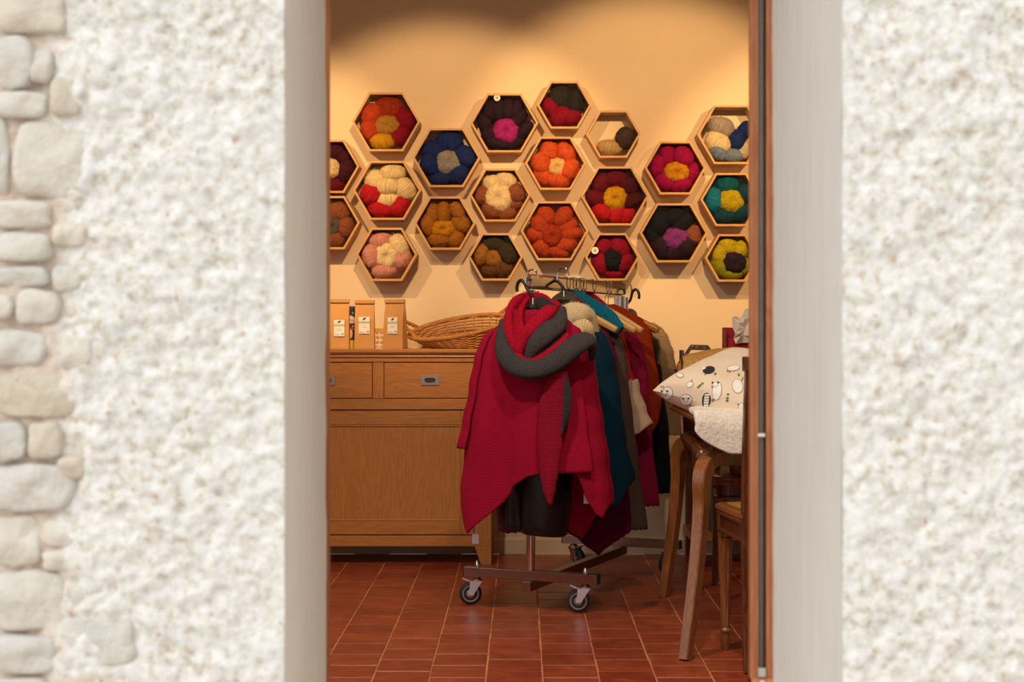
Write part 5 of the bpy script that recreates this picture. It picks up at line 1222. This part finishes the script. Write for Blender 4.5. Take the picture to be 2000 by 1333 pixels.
# ------------------------------------------------------------------ things behind the pillow
gY = 5.93
def gx(px): return (px - VX) * gY / F
def gz(py): return EYE - (py - VY) * gY / F
gb = thing('carrier_box', 'dark brown cardboard carrier with beige dots and cut-out handle', 'box', (gx(1366), gY, TZ))
cxg = gx(1366)
outer = [(1322, 722), (1322, 712), (1349, 673.5), (1383, 674.5), (1410, 712), (1410, 722)]
inner = [(1341, 712), (1341, 698), (1350, 684), (1382, 685), (1391, 698), (1391, 712)]
mb = MB()
vs = []
for yy in (0.0, 0.004):
    for q in (outer, inner): vs += [(gx(a) - cxg, yy, gz(b) - TZ) for a, b in q]
n = 6; fs = []
for k in range(5):
    fs += [(k, k + 1, n + k + 1, n + k), (2 * n + k, 3 * n + k, 3 * n + k + 1, 2 * n + k + 1), (k, 2 * n + k, 2 * n + k + 1, k + 1), (n + k, n + k + 1, 3 * n + k + 1, 3 * n + k)]
mb.add(vs, fs); hd = mb.build('carry_handle', M['dotcard'], gb)
for a, b in ((1352, 676.5), (1360.5, 677.5), (1375.5, 680), (1340, 692), (1331, 705), (1394, 694)): disc(gx(a) - cxg, gz(b) - TZ, 0.0044, 0.0044, 'dot', 'printed_dot', hd, -0.0006, 12)
bx('box_body', gx(1322) - cxg, gx(1410) - cxg, 0, 0.09, 0, gz(722) - TZ, 'dotcard', gb, 0.001)
bx('inner_divider', gx(1331) - cxg, gx(1337) - cxg, 0.02, 0.08, 0, gz(684.5) - TZ, 'dotcard', gb, 0.001)
bx('inner_tray', gx(1323) - cxg, gx(1338) - cxg, -0.012, -0.0005, 0, gz(709) - TZ, 'hangerorange', gb, 0.001)
# tan felt rolled over
fy0 = 5.50
mb = MB()
def feltfn(u, v):
    px = 1332 + 155 * u; top = interp([(0, 699), (0.1, 694), (0.25, 689), (0.45, 684), (0.65, 681), (0.85, 684), (1, 692)], u)
    a = math.pi * (0.08 + 0.84 * v); Y = 5.62 - 0.17 * math.cos(a)
    zt = EYE - (top - VY) * 5.62 / F; z = TZ + 0.03 + (zt - TZ - 0.03) * math.sin(a) ** 0.6
    z += 0.006 * noise.noise(Vector((u * 6, v * 6, 1)))
    return Vector(((px - VX) * 5.62 / F + 0.03 * (v - 0.5) * (1 - u), Y, z))
mb.grid(feltfn, 40, 26); ft = mb.build('felt_sheet', M['felt'], None, smooth=True, solid=0.010, sub=1); tag(ft, 'tan curly felt sheet arched behind the sheep cushion', 'felt')
mb = MB()
def feltfn2(u, v):
    p = feltfn(0.004 + 0.22 * u, v); q = Vector((p.x, 5.62, TZ + 0.03)); return p + (q - p) * (0.10 + 0.10 * math.sin(math.pi * v))
mb.grid(feltfn2, 12, 20); mb.build('grey_lining', M['greyfelt'], ft, smooth=True, solid=0.008)
# red gift bag with tissue paper
rY = 5.97; rc = P(1442, 0, rY)
rb = thing('gift_bag', 'red paper gift bag on the table by the door frame', 'gift bag', (rc.x, rY, TZ))
hw, hz = 25 * rY / F, EYE - (640 - VY) * rY / F - TZ
for nm, a, b, c, d in (('side_panel', -hw, -hw + 0.003, 0, 0.10), ('side_panel', hw - 0.003, hw, 0, 0.10), ('back_panel', -hw, hw, 0.097, 0.10)): bx(nm, a, b, c, d, 0, hz, 'redpaper', rb, 0)
bx('front_panel', -hw + 0.012, hw, 0, 0.003, 0, hz * 0.86, 'redpaper', rb, 0); bx('base', -hw, hw, 0, 0.1, 0, 0.003, 'redpaper', rb, 0)
mb = MB(); poly = [(1430, 620), (1438, 618), (1446, 622), (1456, 604), (1476, 606), (1476, 669), (1450, 670), (1437, 672), (1433, 662), (1436, 652), (1431, 640)]
ctr = P(1455, 642, rY - 0.025); vs = []
for q, (a, b) in enumerate(poly): vs.append(P(a, b, rY - 0.012 - 0.016 * (q % 2)) )
rnd = random.Random(5)
for q, (a, b) in enumerate(poly): vs.append(P((a + 1455) / 2, (b + 642) / 2, rY - 0.022 - 0.022 * rnd.random()))
n = len(poly); fs = [(k, (k + 1) % n, n + (k + 1) % n, n + k) for k in range(n)] + [(n + k, n + (k + 1) % n, 2 * n) for k in range(n)]
mb.add(vs + [ctr], fs); tp_ = mb.build('tissue_paper', M['tissue'], None, solid=0.0015); tag(tp_, 'crumpled white tissue paper sticking out of the red gift bag', 'tissue paper')

# ------------------------------------------------------------------ chairs
def chair(label, loc, rz, seat_z=0.470, W=0.44, D=0.38, back=True, post_h=0.94):
    """local: front at +y, back posts at y = 0, x from 0 to W; origin at the left rear post"""
    r = thing('cane_chair', label, 'chair', loc, rz, 'turned leg cane chairs at the table')
    x0, x1, y0, y1 = -0.035, W + 0.035, -0.005, D + 0.035
    def outline(g, n=10):
        pts = []
        cr = 0.06
        for cx_, cy_, a0 in ((x1 - cr, y1 - cr, 0), (x0 + cr, y1 - cr, 90)):
            for k in range(n + 1): a = R(a0 + 90 * k / n); pts.append((cx_ + (cr + g) * math.cos(a), cy_ + (cr + g) * math.sin(a)))
        pts += [(x0 - g + 0.02, y0 - g), (x1 + g - 0.02, y0 - g)]
        return pts
    def rings(specs, name, mat, top=True):
        mb = MB(); rs = [[(a, b, z) for a, b in outline(g)] for g, z in specs]; n = len(rs[0]); vs = [p for q in rs for p in q]
        fs = [(j * n + k, j * n + (k + 1) % n, (j + 1) * n + (k + 1) % n, (j + 1) * n + k) for j in range(len(rs) - 1) for k in range(n)] + [tuple(range(n)), tuple((len(rs) - 1) * n + k for k in range(n))]
        mb.add(vs, fs); return mb.build(name, M[mat], r, smooth=True, auto=35)
    zz = seat_z
    rings([(-0.012, zz - 0.085), (-0.002, zz - 0.085), (-0.002, zz - 0.078), (-0.012, zz - 0.074), (-0.012, zz - 0.036)], 'apron', 'walnut')
    rings([(-0.010, zz - 0.036), (-0.004, zz - 0.034), (0.000, zz - 0.026), (-0.002, zz - 0.020), (0.004, zz - 0.014), (0.002, zz - 0.004), (-0.006, zz), (-0.030, zz - 0.001)], 'seat_frame', 'beech')
    rings([(-0.034, zz - 0.004), (-0.034, zz + 0.0005)], 'cane_seat', 'cane')
    for lx in (0, W):
        def fl(a, z): return 1 - (0.10 * abs(math.sin(5 * a)) if 0.075 < z < zz - 0.115 else 0)
        prof = [(0.010, 0), (0.012, 0.003), (0.0125, 0.055), (0.0165, 0.058), (0.0185, 0.063), (0.0165, 0.069), (0.013, 0.072), (0.0145, 0.076)] + [(0.0145 + 0.0095 * k / 10, 0.08 + (zz - 0.20) * k / 10) for k in range(11)] + [(0.022, zz - 0.112), (0.016, zz - 0.108), (0.016, zz - 0.100), (0.024, zz - 0.094), (0.025, zz - 0.085)]
        mb = MB(); mb.lathe(prof, 40, Matrix.Translation((lx, D, 0)), flute=fl); mb.build('leg', M['beech'], r, smooth=True, auto=40)
        path = catmull([(lx, -0.030, 0), (lx, -0.008, 0.16), (lx, 0, 0.34), (lx, 0, zz), (lx, -0.02, 0.70), (lx, -0.055, post_h - 0.03)], 6)
        mb = MB(); mb.tube(path, 0.022, 4, ref=(1, 1, 0)); mb.build('back_post', M['walnut'], r, bevel=0.003)
        bx('post_block', lx - 0.022, lx + 0.022, -0.078, -0.034, post_h - 0.045, post_h, 'walnut', r, 0.004)
    for z0, z1, yb in ((0.86, 0.915, -0.055), (0.60, 0.635, -0.012)):
        bx('back_rail', 0.012, W - 0.012, yb - 0.010, yb + 0.010, z0, z1, 'walnut', r, 0.003)
    bx('back_cane', 0.012, W - 0.012, -0.038, -0.034, 0.635, 0.86, 'cane', r, 0)
    return r
chair('cane chair pushed under the near side of the table, its back to the doorway', (0.673, 4.585, 0), R(4), D=0.31)
chair('cane chair standing under the far side of the table', (0.80 + 0.40, 6.12, 0), R(180 - 3), D=0.33, W=0.42, seat_z=0.472)
# patterned book on the far chair
b0 = P(1428, 918, 5.90)
bo = thing('patterned_book', 'leopard patterned book lying on the far cane chair', 'book', (b0.x + 0.07, 5.90, 0.4725))
bx('cover', -0.07, 0.07, -0.05, 0.05, 0, 0.030, 'leopard', bo, 0.002); bx('spine_label', -0.06, 0.06, -0.0512, -0.05, 0.008, 0.022, 'leopard', bo, 0)
# small console against the back wall with a slate box
ct = thing('console_table', 'low wooden console with stretcher against the back wall', 'console', (0, 0, 0))
for x in (0.765, 1.45):
    for y in (6.72, 7.02): bx('leg', x - 0.015, x + 0.015, y - 0.015, y + 0.015, 0, 0.66, 'walnut', ct, 0.002)
bx('top', 0.735, 1.48, 6.69, 7.04, 0.66, 0.685, 'walnut_y', ct, 0.003)
bx('shelf', 0.74, 1.475, 6.695, 7.035, 0.105, 0.140, 'oak_x', ct, 0.003)
gbx = thing('storage_box', 'slate grey storage box on the console shelf', 'box', (0.83, 6.74, 0.1402))
bx('box_body', 0, 0.42, 0, 0.25, 0, 0.235, 'greybox', gbx, 0.002); bx('lid', -0.006, 0.426, -0.006, 0.256, 0.2352, 0.262, 'greybox', gbx, 0.002); bx('label_strip', 0.02, 0.40, -0.002, 0, 0.205, 0.212, 'nickel', gbx, 0)
